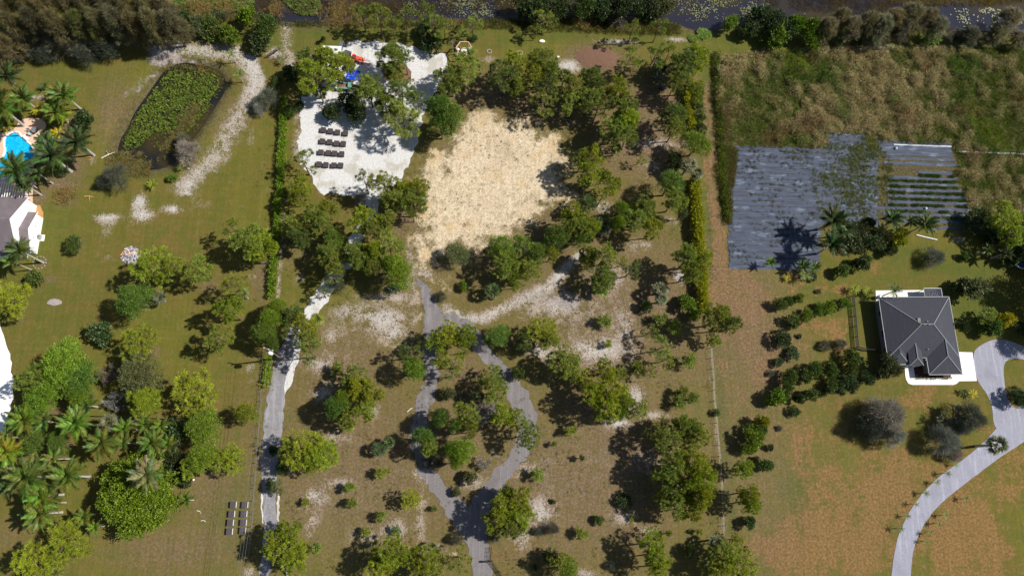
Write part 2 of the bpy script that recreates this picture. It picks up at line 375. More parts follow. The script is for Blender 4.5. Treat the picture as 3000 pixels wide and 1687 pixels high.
# pine straw and brown bare soil
for a in ((2, 0, 250, 850, 420, 170, .75), (2, 0, 1000, 1100, 480, 320, .9), (2, 0, 1120, 740, 340, 220, .85), (2, 0, 600, 430, 190, 110, 1.0), (2, 0, 650, 470, 260, 110, .8), (1, 0, 1700, 720, 330, 130, .85), (1, 0, 1650, 560, 200, 100, .6),
          (1, 0, 1540, 1180, 300, 200, .55), (1, 1, 1130, 170, 180, 180, .8), (1, 1, 60, 620, 80, 230, .8), (1, 2, 1500, 300, 330, 260, .62), (1, 1, 1560, 1340, 200, 180, .7), (2, 2, 850, 450, 380, 320, .50),
          (2, 2, 520, 160, 200, 120, .7), (3, 2, 600, 800, 1200, 900, .15), (2, 1, 1850, 1000, 300, 700, .6), (2, 2, 1850, 700, 300, 800, .45), (0, 2, 1300, 1250, 560, 190, .62), (0, 2, 1560, 760, 170, 260, .55), (0, 2, 60, 1150, 200, 150, .4), (1, 1, 700, 1250, 500, 360, .6), (2, 1, 900, 900, 950, 800, .80), (1, 2, 700, 700, 1050, 760, .74), (1, 1, 1200, 600, 400, 600, .5),
          (2, 2, 500, 800, 1050, 750, .76), (0, 0, 850, 850, 160, 300, .6), (0, 0, 1700, 900, 160, 200, .4), (0, 0, 540, 1250, 110, 130, .9), (0, 0, 450, 1390, 160, 60, .9), (0, 1, 300, 40, 60, 80, .9), (0, 0, 520, 950, 60, 80, .8),
          (0, 1, 310, 540, 50, 50, .7), (0, 1, 600, 390, 40, 50, .6), (0, 1, 380, 660, 60, 35, .6), (0, 1, 150, 940, 45, 45, .7), (0, 1, 1580, 710, 90, 60, .7), (0, 1, 1170, 1210, 50, 50, .7), (0, 1, 500, 70, 90, 50, .6), (0, 2, 420, 190, 70, 40, .7),
          (1, 0, 700, 800, 300, 180, .7), (1, 1, 300, 420, 180, 200, .5), (3, 1, 100, 1200, 250, 120, .3), (2, 2, 1180, 500, 260, 160, .4)):
    ell('tan', a[6], *a[:6])
put('tan', 1.0, TL(1, 0, 945, 540, 960, 480, 1050, 455, 1120, 470, 1175, 545, 1172, 620, 1100, 655, 1000, 620), .6)
put('straw', 1.0, STRAW, 6.5)
ell('tan', .7, 2, 1, -60, 60, 700, 640)
ell('straw', .5, 1, 2, 1210, 690, 60, 50); ell('straw', .55, 1, 2, 1480, 1280, 60, 35); ell('straw', .45, 1, 1, 1000, 1150, 260, 80)
stripe('straw', .62, TL(1, 1, 1230, 330, 1250, 450, 1270, 560, 1300, 680), 6.5, 3.5)
stripe('straw', .45, TL(1, 1, 1190, 560, 1215, 800, 1235, 1000), 2.6, 1.5)
# sun-scorched lawn
for a in ((3, 2, 700, 800, 1300, 900, .24), (2, 1, 1850, 900, 400, 900, .34), (3, 1, 200, 700, 600, 300, .25), (3, 2, 1600, 900, 700, 900, .25), (3, 2, 300, 450, 200, 260, .42), (3, 2, 720, 800, 400, 260, .55), (3, 2, 900, 650, 380, 140, .45), (3, 2, 250, 1250, 450, 170, .55), (3, 2, 750, 1280, 350, 150, .72), (3, 2, 1560, 1050, 350, 430, .74), (3, 2, 1300, 1280, 260, 200, .72),
          (3, 2, 1060, 100, 160, 100, .62), (3, 1, 100, 620, 160, 120, .6), (3, 1, 380, 1060, 280, 130, .62), (3, 1, 850, 560, 120, 70, .4), (2, 1, 1800, 950, 260, 520, .55), (2, 2, 1790, 1290, 160, 120, .75), (2, 2, 1740, 130, 90, 160, .5),
          (0, 0, 850, 900, 120, 220, .3), (2, 0, 1500, 320, 90, 50, .5), (3, 1, 560, 760, 180, 60, .4), (3, 2, 1800, 500, 300, 300, .55), (3, 2, 480, 620, 160, 80, .5)):
    ell('dry', a[6], *a[:6])
stripe('dry', .85, TL(2, 0, 1490, 620, 1500, 900, 1512, 1449) + TL(2, 1, 1540, 200, 1570, 400, 1585, 700, 1640, 900), 3.0, 1.0)
for dx in (-22, 22):
    stripe('tan', .9, TL(2, 0, 1492 + dx, 620, 1502 + dx, 900, 1514 + dx, 1449) + TL(2, 1, 1542 + dx, 200, 1572 + dx, 400, 1587 + dx, 700), .7, .45)
# lusher grass
for a in ((0, 0, 450, 560, 560, 160, .35), (0, 1, 400, 230, 260, 220, .55), (0, 1, 350, 800, 400, 300, .35), (3, 1, 1500, 590, 520, 100, .75), (3, 1, 1560, 860, 260, 150, .85), (3, 1, 1000, 450, 330, 70, .6), (3, 2, 190, 760, 150, 220, .65),
          (3, 2, 420, 960, 330, 150, .45), (1, 0, 400, 240, 200, 90, .75), (2, 0, 330, 290, 300, 60, .55), (0, 2, 1760, 950, 170, 270, .75), (2, 0, 1300, 270, 160, 60, .6), (3, 1, 450, 800, 320, 120, .4), (3, 1, 640, 1050, 60, 240, .6),
          (2, 1, 600, 900, 300, 200, .3), (0, 0, 560, 1360, 140, 60, .7), (3, 2, 700, 80, 400, 60, .45), (0, 0, 900, 1300, 300, 90, .2), (3, 1, 900, 950, 900, 500, .3), (3, 0, 1500, 340, 500, 25, .6)):
    ell('green', a[6], *a[:6])
stripe('green', 1.0, TL(2, 1, 1465, 20, 1500, 400, 1520, 750, 1545, 1100, 1562, 1449) + TL(2, 2, 1570, 100, 1600, 300, 1640, 700, 1660, 1100), 1.6, .6)
stripe('green', .6, TL(2, 0, 1440, 350, 1470, 640, 1465, 1000, 1450, 1300), 2.0, .8)
# grey sand and gravel stains
ell('grey', .95, 2, 1, 430, 820, 170, 100); ell('grey', .6, 2, 1, 180, 780, 160, 80)
ell('grey', .7, 0, 0, 1250, 440, 150, 90); ell('grey', .6, 0, 0, 1400, 460, 330, 40)
ell('grey', .55, 0, 0, 1060, 640, 60, 230, rot=-42); ell('grey', .5, 1, 2, 1690, 190, 150, 130); ell('grey', .45, 0, 2, 800, 140, 100, 90); ell('grey', .5, 1, 2, 1830, 480, 80, 160)
mp_ = ((P > np.array(POND).min(0) - 9) & (P < np.array(POND).max(0) + 9)).all(1)
sp = np.full(NV, -50.0); sp[mp_] = sdf(P[mp_], [tuple(p) for p in POND])
mc_ = P[:, 1] > 50
sc_ = np.full(NV, -50.0); sc_[mc_] = sdf(P[mc_], [tuple(p) for p in CANAL])
water = np.maximum(sp, sc_)
CH['mud'] = np.maximum(CH['mud'], sstep(water, -2.6, 0.2) * .9)
CH['green'] = np.maximum(CH['green'], .45 * np.where(P[:, 1] > 55, 1 - sstep(np.abs(sc_ + 4), 1.5, 4), 0) * (P[:, 0] > -60))
put('mud', .8, WILD, 2.0)
put('mud', 1.0, TL(2, 0, 1640, 1100, 1934, 1100) + TL(3, 0, 430, 1100, 430, 1010, 740, 1000, 790, 1080, 1390, 1090, 1420, 1300) + TL(3, 1, 1480, 60, 1400, 240, 1000, 240, 400, 200, 390, 560, 0, 560) + TL(2, 1, 1640, 560), 1.2)
Z = -1.3 * sstep(water, -1.0, 2.5) - .12 * sstep(water, -4, -1)
put_pool = sdf(P, [tuple(p) for p in POOL]) if True else None
Z = np.where(put_pool > 0.15, -1.7, Z)
ny, nx = X.shape
idx = np.arange(NV).reshape(ny, nx)
fa = np.stack([idx[:-1, :-1], idx[:-1, 1:], idx[1:, 1:], idx[1:, :-1]], -1).reshape(-1, 4)
me = bpy.data.meshes.new('ground')
me.vertices.add(NV); me.vertices.foreach_set('co', np.stack([P[:, 0], P[:, 1], Z], 1).astype(np.float32).ravel())
me.loops.add(len(fa) * 4); me.loops.foreach_set('vertex_index', fa.astype(np.int32).ravel())
me.polygons.add(len(fa)); me.polygons.foreach_set('loop_start', np.arange(0, len(fa) * 4, 4, dtype=np.int32))
me.update(calc_edges=True)
for k, v in CH.items():
    at = me.attributes.new(k, 'FLOAT', 'POINT'); at.data.foreach_set('value', v.astype(np.float32))

m, nt, out = new_mat('ground_cover')
pos = nd(nt, 'ShaderNodeNewGeometry').outputs['Position']
n_big = noise(nt, 0.045, 4, 0.55, pos); n_mid = noise(nt, 0.35, 5, 0.65, pos); n_sm = noise(nt, 2.2, 4, 0.7, pos)
n_fine = noise(nt, 7.5, 2, 0.7, pos); n_patch = noise(nt, 0.9, 6, 0.72, pos, dist=0.6); n_vein = noise(nt, 1.7, 5, 0.75, pos, dist=1.4)
n_row = noise(nt, 1.0, 2, 0.5, pos, (1.7, 0.05, 1.0)); n_row2 = noise(nt, 1.0, 2, 0.5, pos, (0.05, 1.5, 1.0))
def A(nm):
    a = nd(nt, 'ShaderNodeAttribute'); a.attribute_name = nm; return a.outputs['Fac']
n_rd = noise(nt, 1.9, 4, .66, pos, (1.0, .8, 1), dist=1.6)
RIDGE = mth(nt, 'MULTIPLY_ADD', mth(nt, 'ABSOLUTE', mth(nt, 'SUBTRACT', n_rd, .5)), -14.0, 1.0)
def mask(w, N_, amp=1.0, edge=.3):                         # patchy threshold: w=1 full, w=.5 half covered; N_ is zero-mean noise
    s_ = mth(nt, 'MULTIPLY_ADD', w, 2.5, -1.45); s_ = mth(nt, 'ADD', s_, mth(nt, 'MULTIPLY', N_, amp))
    return ramp(nt, s_, -edge, edge)
def zm(terms):                                             # zero-mean sum of noises with weights
    r_ = None
    for n_, w_ in terms:
        t_ = mth(nt, 'MULTIPLY_ADD', n_, w_ * 4, -w_ * 2); r_ = t_ if r_ is None else mth(nt, 'ADD', r_, t_)
    return r_
n_2m = noise(nt, .55, 3, .6, pos, dist=.5); n_5m = noise(nt, .2, 3, .55, pos); n_str = noise(nt, 1.0, 4, .65, pos, (1.1, .28, 1.0), dist=.7)
n_sq = noise(nt, 1.5, 5, .7, pos, (1.0, .7, 1), dist=2.2); n_blot = noise(nt, 4.2, 3, .7, pos, dist=.8)
ZA = zm([(n_patch, .8), (n_2m, .7), (n_5m, 1.1), (n_big, 1.2), (n_blot, .45), (n_fine, .5)]); ZS = zm([(n_sq, 1.1), (n_2m, .9), (n_blot, .8), (n_fine, .35), (n_5m, .7)])
g = mixc(nt, ramp(nt, n_big, .36, .64), (0.122, 0.112, 0.020), (0.130, 0.098, 0.026))
g = mixc(nt, ramp(nt, n_mid, .38, .68), g, (0.095, 0.100, 0.018))
g = mixc(nt, mth(nt, 'MULTIPLY', ramp(nt, n_patch, .5, .7), .5), g, (0.185, 0.135, 0.062))
wg = mth(nt, 'MULTIPLY_ADD', ramp(nt, n_mid, .3, .7), .5, .6)
g = mixc(nt, mth(nt, 'MULTIPLY', A('green'), wg, clamp=True), g, (0.070, 0.092, 0.018))
g = mixc(nt, mth(nt, 'MULTIPLY', mask(A('dry'), ZA, 1.15, .35), ramp(nt, A('dry'), 0.02, .3)), g, mixc(nt, ramp(nt, n_sm, .35, .65), (0.150, 0.090, 0.030), (0.225, 0.138, 0.052)))
g = mixc(nt, mth(nt, 'MULTIPLY', mth(nt, 'MULTIPLY', A('tan'), mth(nt, 'MULTIPLY_ADD', ramp(nt, n_patch, .3, .65), .7, .45)), 1.0, clamp=True), g, mixc(nt, ramp(nt, n_sm, .35, .7), (0.128, 0.084, 0.052), (0.205, 0.140, 0.096)))
g = mixc(nt, mth(nt, 'MULTIPLY', A('mud'), mth(nt, 'MULTIPLY_ADD', n_mid, .6, .65), clamp=True), g, mixc(nt, ramp(nt, n_sm, .35, .7), (0.055, 0.050, 0.022), (0.12, 0.095, 0.052)))
gr = mixc(nt, ramp(nt, n_sm, .3, .7), (0.20, 0.175, 0.165), (0.34, 0.30, 0.28))
g = mixc(nt, mth(nt, 'MULTIPLY', mask(A('grey'), ZA, .8, .7), ramp(nt, A('grey'), .02, .25)), g, gr)
st = mixc(nt, ramp(nt, n_vein, .30, .60), (0.36, 0.275, 0.18), (0.62, 0.52, 0.37))
st = mixc(nt, mth(nt, 'MULTIPLY', ramp(nt, n_5m, .52, .70), .6), st, (0.50, 0.35, 0.17))
st = mixc(nt, mth(nt, 'MULTIPLY', ramp(nt, n_sq, .50, .62), .6), st, (0.27, 0.20, 0.125))
st = mixc(nt, mth(nt, 'MULTIPLY', ramp(nt, n_patch, .54, .64), .6), st, (0.24, 0.18, 0.11))
st = mixc(nt, mth(nt, 'MULTIPLY', ramp(nt, n_big, .50, .66), .4), st, (0.30, 0.225, 0.14))
g = mixc(nt, mth(nt, 'MULTIPLY', mask(A('straw'), ZA, .8, .45), ramp(nt, A('straw'), .02, .3)), g, st)
sd = mixc(nt, ramp(nt, A('sand'), .35, .9), (0.33, 0.265, 0.225), (0.50, 0.47, 0.45)); sd = mixc(nt, ramp(nt, n_sm, .3, .7), mixc(nt, .35, sd, (0.25, 0.19, 0.15)), sd)
ns = mth(nt, 'ADD', mth(nt, 'MULTIPLY', n_vein, .6), mth(nt, 'MULTIPLY', n_fine, .4))
g = mixc(nt, mth(nt, 'MULTIPLY', mth(nt, 'MULTIPLY', mask(A('sand'), mth(nt, 'ADD', mth(nt, 'MULTIPLY', ZS, .95), mth(nt, 'MULTIPLY_ADD', RIDGE, .8, -.15)), 1.0, .12), ramp(nt, A('sand'), .08, .4)), mth(nt, 'MULTIPLY_ADD', A('sand'), .35, .6)), g, sd)
g = mixc(nt, mth(nt, 'MULTIPLY', mask(A('grey'), ZA, .5, .7), ramp(nt, A('grey'), .45, .8)), g, gr)
rv = mth(nt, 'ADD', mth(nt, 'MULTIPLY_ADD', n_row, .34, .70), mth(nt, 'MULTIPLY', n_row2, .16))
fv = mth(nt, 'MULTIPLY', mth(nt, 'MULTIPLY', rv, mth(nt, 'MULTIPLY_ADD', n_fine, .5, .78)), mth(nt, 'MULTIPLY_ADD', n_sm, .5, .75))
cb = nd(nt, 'ShaderNodeCombineXYZ')
for i in range(3): nt.links.new(fv, cb.inputs[i])
g = mixc(nt, 1.0, g, cb.outputs[0], 'MULTIPLY')
principled(nt, out, g, 0.95, 0.08, bump=mth(nt, 'ADD', n_fine, n_sm), bstr=0.55, bdist=0.12)
me.materials.append(m)
tag(link('ground', me), kind='structure')

# ------------------------------------------------------------------ water
m, nt, out = new_mat('murky_water')
nb = noise(nt, 0.12, 4, 0.6); ns2 = noise(nt, 1.2, 3, 0.6)
c = mixc(nt, ramp(nt, nb, .38, .62), (0.012, 0.012, 0.012), (0.040, 0.030, 0.010))
principled(nt, out, c, 0.12, 0.5, bump=ns2, bstr=0.08)
WATER = m
def offset(poly, d):
    n = len(poly); out_ = []
    ar = sum(poly[i][0] * poly[(i + 1) % n][1] - poly[(i + 1) % n][0] * poly[i][1] for i in range(n))
    sgn = 1 if ar > 0 else -1
    for i in range(n):
        a = np.array(poly[i - 1][:2]); b = np.array(poly[(i + 1) % n][:2]); t = b - a; t /= max(np.linalg.norm(t), 1e-9)
        out_.append(np.array(poly[i][:2]) + sgn * d * np.array([t[1], -t[0]]))
    return out_
sheet('pond_water', resample(offset(POND, .5), 1.2), -0.42, WATER)
m, nt, out = new_mat('canal_water')
nb = noise(nt, 0.06, 4, 0.6); ns2 = noise(nt, 1.2, 3, 0.6)
c = mixc(nt, ramp(nt, nb, .42, .60), (0.020, 0.020, 0.032), (0.040, 0.030, 0.012))
principled(nt, out, c, 0.12, 0.5, bump=ns2, bstr=0.08)
sheet('canal_water', resample(offset(CANAL, .5), 1.5), -0.42, m)

# ------------------------------------------------------------------ yard and roads
m, nt, out = new_mat('white_shell_sand')
a1 = noise(nt, 0.3, 5, 0.6); a2 = noise(nt, 3.0, 4, 0.7); a3 = noise(nt, 1.0, 5, 0.7, None, (1.2, 0.15, 1))
c = mixc(nt, ramp(nt, a2, .35, .7), (0.47, 0.46, 0.445), (0.60, 0.60, 0.60))
c = mixc(nt, mth(nt, 'MULTIPLY', ramp(nt, a1, .50, .64), .7), c, (0.36, 0.34, 0.28))
c = mixc(nt, mth(nt, 'MULTIPLY', ramp(nt, a3, .55, .66), .5), c, (0.33, 0.27, 0.22))
principled(nt, out, c, 0.95, 0.1, bump=a2, bstr=0.4, bdist=.08)
SANDM = m
sheet('sand_yard', ragged(YARD, .45, .50, .8, 3), 0.02, SANDM)
sheet('mulched_island', ragged(TL(1, 0, 945, 540, 960, 490, 1050, 455, 1120, 470, 1175, 545, 1172, 620, 1100, 655, 1000, 620), .4, .16, 1.0, 6), 0.04, simple('brown_mulch', (.17, .10, .06), .95, .05, var=.35, scale=2.5))
def gravel(name, c1, c2, c3, s=1.0):
    m, nt, out = new_mat(name)
    a1 = noise(nt, 0.25 * s, 4, 0.6); a2 = noise(nt, 5.0, 3, 0.75); a3 = noise(nt, .9, 5, 0.7)
    a4 = noise(nt, 1.0, 3, .6, None, (1.6, .12, 1)); c = mixc(nt, ramp(nt, a2, .3, .7), c1, c2); c = mixc(nt, mth(nt, 'MULTIPLY', ramp(nt, a4, .48, .66), .45), c, tuple(x * 1.35 for x in c2)); c = mixc(nt, mth(nt, 'MULTIPLY', ramp(nt, a1, .5, .7), .35), c, tuple(x * .7 for x in c1)); c = mixc(nt, mth(nt, 'MULTIPLY', ramp(nt, a3, .45, .7), .55), c, c3)
    principled(nt, out, c, 0.95, 0.1, bump=a2, bstr=0.5, bdist=.05); return m
GRAVEL = gravel('grey_gravel', (0.130, 0.120, 0.125), (0.205, 0.190, 0.195), (0.185, 0.155, 0.135))
GRAVEL2 = gravel('pale_gravel', (0.165, 0.158, 0.170), (0.26, 0.25, 0.265), (0.33, 0.31, 0.30))
GRAVEL3 = gravel('blue_gravel', (0.225, 0.225, 0.275), (0.305, 0.305, 0.360), (0.26, 0.255, 0.29))
k = mpp(1300, 1100) / 2.577
def rib(name, pts, mat, z, step=.55, amp=.22, seed=1.0):
    if name == 'west_lane': pts = [(*p_[:4], p_[4] * .88) for p_ in pts]
    line = [T(c, r, x, y) for c, r, x, y, w in pts]; ws = [w * mpp(*N(c, r, x, y)) / 2.577 for c, r, x, y, w in pts]
    return sheet(name, ribbon(line, ws, step, amp, seed), z, mat)
rib('west_lane_verge', [(1, 1, 330, 1060, 60), (1, 1, 290, 1170, 90), (1, 1, 265, 1300, 90), (1, 1, 240, 1449, 60), (1, 2, 175, 60, 60), (1, 2, 150, 240, 30)], SANDM, 0.03, seed=5, amp=.35)
rib('west_lane', [(1, 1, 300, 1000, 70), (1, 1, 262, 1130, 100), (1, 1, 215, 1240, 130), (1, 1, 185, 1350, 125), (1, 2, 165, 0, 130), (1, 2, 140, 200, 160), (1, 2, 122, 400, 160), (1, 2, 100, 600, 150), (1, 2, 98, 800, 112), (1, 2, 106, 1000, 110), (1, 2, 110, 1120, 110), (1, 2, 80, 1300, 100), (1, 2, 60, 1460, 92), (1, 2, 40, 1700, 92), (1, 2, -60, 2600, 100), (1, 2, -250, 5200, 100)], GRAVEL2, 0.045, seed=7)
for c_, r_, x_, y_, w_ in ((1, 2, 48, 940, 14), (1, 2, 166, 930, 14)):
    rib('shell_edge', [(c_, r_, x_ + 3, y_ - 110, w_), (c_, r_, x_, y_, w_ + 6), (c_, r_, x_ + 2, y_ + 110, w_)], SANDM, 0.06, seed=x_, amp=.2)
rib('loop_drive', [(1, 1, 1225, 650, 20), (1, 1, 1285, 770, 85), (1, 1, 1325, 880, 125), (1, 1, 1345, 1000, 150), (1, 1, 1320, 1120, 130), (1, 1, 1310, 1250, 112), (1, 1, 1330, 1400, 118), (1, 2, 1300, 50, 112), (1, 2, 1262, 150, 118), (1, 2, 1230, 300, 112), (1, 2, 1212, 450, 90), (1, 2, 1245, 600, 100), (1, 2, 1315, 710, 110), (1, 2, 1400, 800, 110), (1, 2, 1475, 900, 150), (1, 2, 1570, 1010, 200), (1, 2, 1640, 1120, 190), (1, 2, 1670, 1240, 150), (1, 2, 1700, 1350, 150), (1, 2, 1722, 1460, 165), (1, 2, 1760, 1700, 170), (1, 2, 1850, 2600, 170), (1, 2, 2000, 5200, 170)], GRAVEL, 0.045, step=.35, seed=11, amp=.45)
rib('loop_drive_east', [(1, 1, 1400, 950, 90), (1, 1, 1500, 985, 110), (1, 1, 1640, 1070, 110), (1, 1, 1710, 1200, 112), (1, 1, 1820, 1320, 110), (2, 1, 0, 1440, 120), (2, 2, 40, 90, 150), (2, 2, 110, 230, 150), (2, 2, 125, 350, 140), (2, 2, 70, 500, 125), (2, 2, 0, 610, 115), (1, 2, 1880, 640, 112), (1, 2, 1790, 780, 120), (1, 2, 1690, 920, 150), (1, 2, 1630, 1080, 170)], GRAVEL, 0.03, step=.35, seed=13, amp=.45)
rib('east_drive', [(3, 2, 900, 5200, 150), (3, 2, 960, 2400, 145), (3, 2, 985, 1700, 145), (3, 2, 1000, 1449, 142), (3, 2, 1030, 1210, 132), (3, 2, 1100, 1040, 130), (3, 2, 1195, 900, 135), (3, 2, 1320, 775, 145), (3, 2, 1455, 675, 140), (3, 2, 1590, 575, 135), (3, 2, 1740, 450, 160), (3, 2, 1880, 330, 210), (3, 2, 2150, 120, 220), (3, 2, 3600, -500, 200)], GRAVEL3, 0.045, step=.8, amp=.06, seed=17)
turn = TL(3, 1, 1545, 1212, 1600, 1160, 1680, 1120, 1760, 1108, 1860, 1135, 2000, 1200, 2100, 1330) + TL(3, 2, 2100, 120, 1990, 300, 1800, 380, 1700, 330, 1692, 180, 1660, 90, 1590, -5) + TL(3, 1, 1570, 1390)
turn = smooth_poly(turn, 2)
isl = smooth_poly(TL(3, 1, 1772, 1300, 1830, 1256, 1940, 1262, 2040, 1330) + TL(3, 2, 2040, 90, 1990, 200, 1900, 210, 1820, 150, 1790, 60), 2)
hole = []
i0 = min(range(len(turn)), key=lambda i: np.linalg.norm(np.array(turn[i]) - np.array(isl[0])))
def orient(p, ccw):
    a = sum(p[i][0] * p[(i + 1) % len(p)][1] - p[(i + 1) % len(p)][0] * p[i][1] for i in range(len(p)))
    return p if (a > 0) == ccw else p[::-1]
turn = orient([tuple(p) for p in turn], True); isl2 = orient([tuple(p) for p in isl], False)
from mathutils.geometry import tessellate_polygon
loops_ = [[Vector((p[0], p[1], 0)) for p in turn], [Vector((p[0], p[1], 0)) for p in isl2]]
tr = tessellate_polygon(loops_); vv = [(p.x, p.y, 0.03) for l in loops_ for p in l]
me = bpy.data.meshes.new('turning_circle'); me.from_pydata(vv, [], [tuple(t) for t in tr]); me.materials.append(GRAVEL3)
tag(link('turning_circle', me), kind='structure')
rib('white_lane', [(0, 1, -420, 300, 150), (0, 1, -120, 900, 150), (0, 1, -60, 1060, 150), (0, 1, -15, 1200, 160), (0, 1, 10, 1330, 160), (0, 1, 20, 1449, 160), (0, 2, 10, 120, 170), (0, 2, -30, 300, 150), (0, 2, -90, 480, 150), (0, 2, -500, 1500, 150)], simple('bleached_shell', (0.80, 0.79, 0.78), .9, .1, var=.04, scale=1.0), 0.045, seed=19, amp=.25)
# ================================================================== VEGETATION: prototypes
def unit(v): return v / np.maximum(np.linalg.norm(v, axis=-1, keepdims=True), 1e-9)
def blades(base, dirs, L, W, rng, tint, hue, k=3, droop=0.0):
    """thin leaves: base (n,3), dirs (n,3)"""
    n = len(base); d = unit(dirs); L = np.broadcast_to(L, n)[:, None]; W = np.broadcast_to(W, n)[:, None]
    side = unit(np.cross(d, unit(rng.normal(size=(n, 3))))) * W / 2
    tip = base + d * L; tip[:, 2] -= droop * L[:, 0]
    if k == 3: v = np.stack([base - side, base + side, tip], 1)
    else:
        mid = base + d * L * .45; v = np.stack([base, mid + side, tip, mid - side], 1)
    return v, tint, hue
class Leafs:
    def __init__(s, k=3): s.k = k; s.v = []; s.t = []; s.h = []
    def add(s, v, t, h): s.v.append(v); s.t.append(t); s.h.append(h)
    def mesh(s, name): return mesh_arrays(name, np.concatenate(s.v), s.k, LEAF, np.clip(np.concatenate(s.t), 0, 1), np.clip(np.concatenate(s.h), 0, 1))
def tufts(lf, C, out, n, L, W, spread, rng, up=.5, rnd=.8, k=3, droop=0.0, tj=.22, hj=.4):
    """C (m,3) tuft centres, out (m,3) outward direction per tuft"""
    m = len(C); c = np.repeat(C, n, 0); o = np.repeat(unit(out), n, 0)
    b = c + rng.normal(size=(m * n, 3)) * spread
    d = o + rnd * rng.normal(size=(m * n, 3)); d[:, 2] += up
    t = np.repeat(rng.random(m) * 2 - 1, n) * tj + .5 + rng.normal(size=m * n) * .10
    h = np.repeat(rng.random(m), n) * hj + rng.random(m * n) * .15
    v, t, h = blades(b, d, L * (.7 + .6 * rng.random(m * n)), W, rng, t, h, k, droop); lf.add(v, t, h)
def lobe_pts(c, r, n, rng, zmin=-.35, inner=.62):
    d = unit(rng.normal(size=(n * 3, 3))); d = d[d[:, 2] > zmin][:n]
    rr = inner + (1 - inner) * rng.random(len(d)) ** .6
    return np.array(c) + d * rr[:, None] * np.array(r), d
def woody(name, H, r0, limbs, mat, lean=(0, 0), n=7, base=-.15):
    mb = MB(); z = [base, H * .02, H * .25, H * .5, H * .75, H * .97]; rr = [r0 * 1.35, r0 * 1.1, r0 * .9, r0 * .72, r0 * .45, r0 * .12]
    mb.tube([(lean[0] * (q / H) ** 2, lean[1] * (q / H) ** 2, q) if q > 0 else (0, 0, q) for q in z], rr, n)
    for a, b, r in limbs:
        a, b = Vector(a), Vector(b); md = a.lerp(b, .5) + Vector((0, 0, (b - a).length * -.07))
        mb.tube([a, md, b], [r, r * .7, r * .2], 4, cap=False)
    return mb.mesh(name, mat)
def pine_proto(seed, nl=11, lr=1.15, R=3.2, H=10.5, dens=26, needles=34, lop=0.0, low=.5):
    rng = np.random.default_rng(seed); lf = Leafs(); limbs = []
    ga = rng.random() * 6.28
    lops = np.array([math.cos(rng.random() * 6.28), math.sin(rng.random() * 6.28)]) * lop * R
    for i in range(nl):
        f = (i + .5) / nl; z = H * (low + (.93 - low) * f) + rng.normal() * .25
        rad = (R - lr * .75) * math.sqrt(max(.05, 1 - ((f - .30) / .78) ** 2)) * (.75 + .35 * rng.random())
        if f > .85: rad *= .35
        ga += 2.4 + rng.normal() * .35
        c = np.array([math.cos(ga) * rad + lops[0] * f, math.sin(ga) * rad + lops[1] * f, z])
        s = lr * (.75 + .5 * rng.random()); r3 = (s * (.9 + .3 * rng.random()), s * (.9 + .3 * rng.random()), s * .62)
        pts, d = lobe_pts(c, r3, int(dens * s / lr), rng)
        tufts(lf, pts, d, needles, .42, .085, .13, rng, up=.45, rnd=.75)
        limbs.append(((c[0] * .05, c[1] * .05, z - rad * .35 - .3), (c[0], c[1], z - .15), .085))
        for _ in range(3):
            q = pts[rng.integers(len(pts))]; limbs.append(((c[0] * .55, c[1] * .55, z - rad * .2), tuple(q), .035))
    # scattered twigs of needles that break the outline
    ang = rng.random(26) * 6.28; fz = rng.random(26); rr = R * (.35 + .62 * rng.random(26))
    C = np.stack([np.cos(ang) * rr, np.sin(ang) * rr, H * (low + .02 + (.85 - low) * fz)], 1)
    tufts(lf, C, unit(C * np.array([1, 1, 0]) + [0, 0, .5]), needles // 2, .4, .08, .16, rng)
    for q in C[::2]: limbs.append(((q[0] * .1, q[1] * .1, q[2] - .5), tuple(q), .03))
    return woody('trunk', H, .19, limbs, BARK, (lops[0] * .6, lops[1] * .6)), lf.mesh('crown')
def dome_proto(seed, R=3.2, H=7.5, n=420, lobes=14, leaf=(.24, .15), per=20, zc=.5, trunk=.2, k=4, low=-.3, spread=.2, shrub=False, mat=None, ls=(.30, .16), gap=.0, up=.4, rnd=.9):
    rng = np.random.default_rng(seed); lf = Leafs(k); limbs = []
    L = []
    for i in range(lobes):
        d = unit(rng.normal(size=3)); d[2] = abs(d[2]) * .9 - .12; rr = (.62 + .08 * rng.random()) if ls[0] > .2 else (.62 + .26 * rng.random())
        c = np.array([d[0] * R * rr, d[1] * R * rr, H * zc + d[2] * H * (1 - zc) * rr]); s = R * (ls[0] + ls[1] * rng.random())
        L.append((c, s)); limbs.append(((0, 0, H * .22 if not shrub else .1), tuple(c), .09 * R / 3))
    L.append((np.array([0, 0, H * (zc + .22)]), R * .55))
    for c, s in L:
        m = int(n / (lobes + 1) * (s / (R * (ls[0] + ls[1] / 2))) ** 2 * (1 - gap)) if s < R * .5 else n // 7
        pts, d = lobe_pts(c, (s, s, s * .75), m, rng, low)
        tufts(lf, pts, d, per, leaf[0], leaf[1], spread, rng, up=up, rnd=rnd, k=k, hj=.5)
    return woody('trunk', H * .75 if not shrub else H * .4, trunk if not shrub else .08, limbs, mat or BARK), lf.mesh('crown')
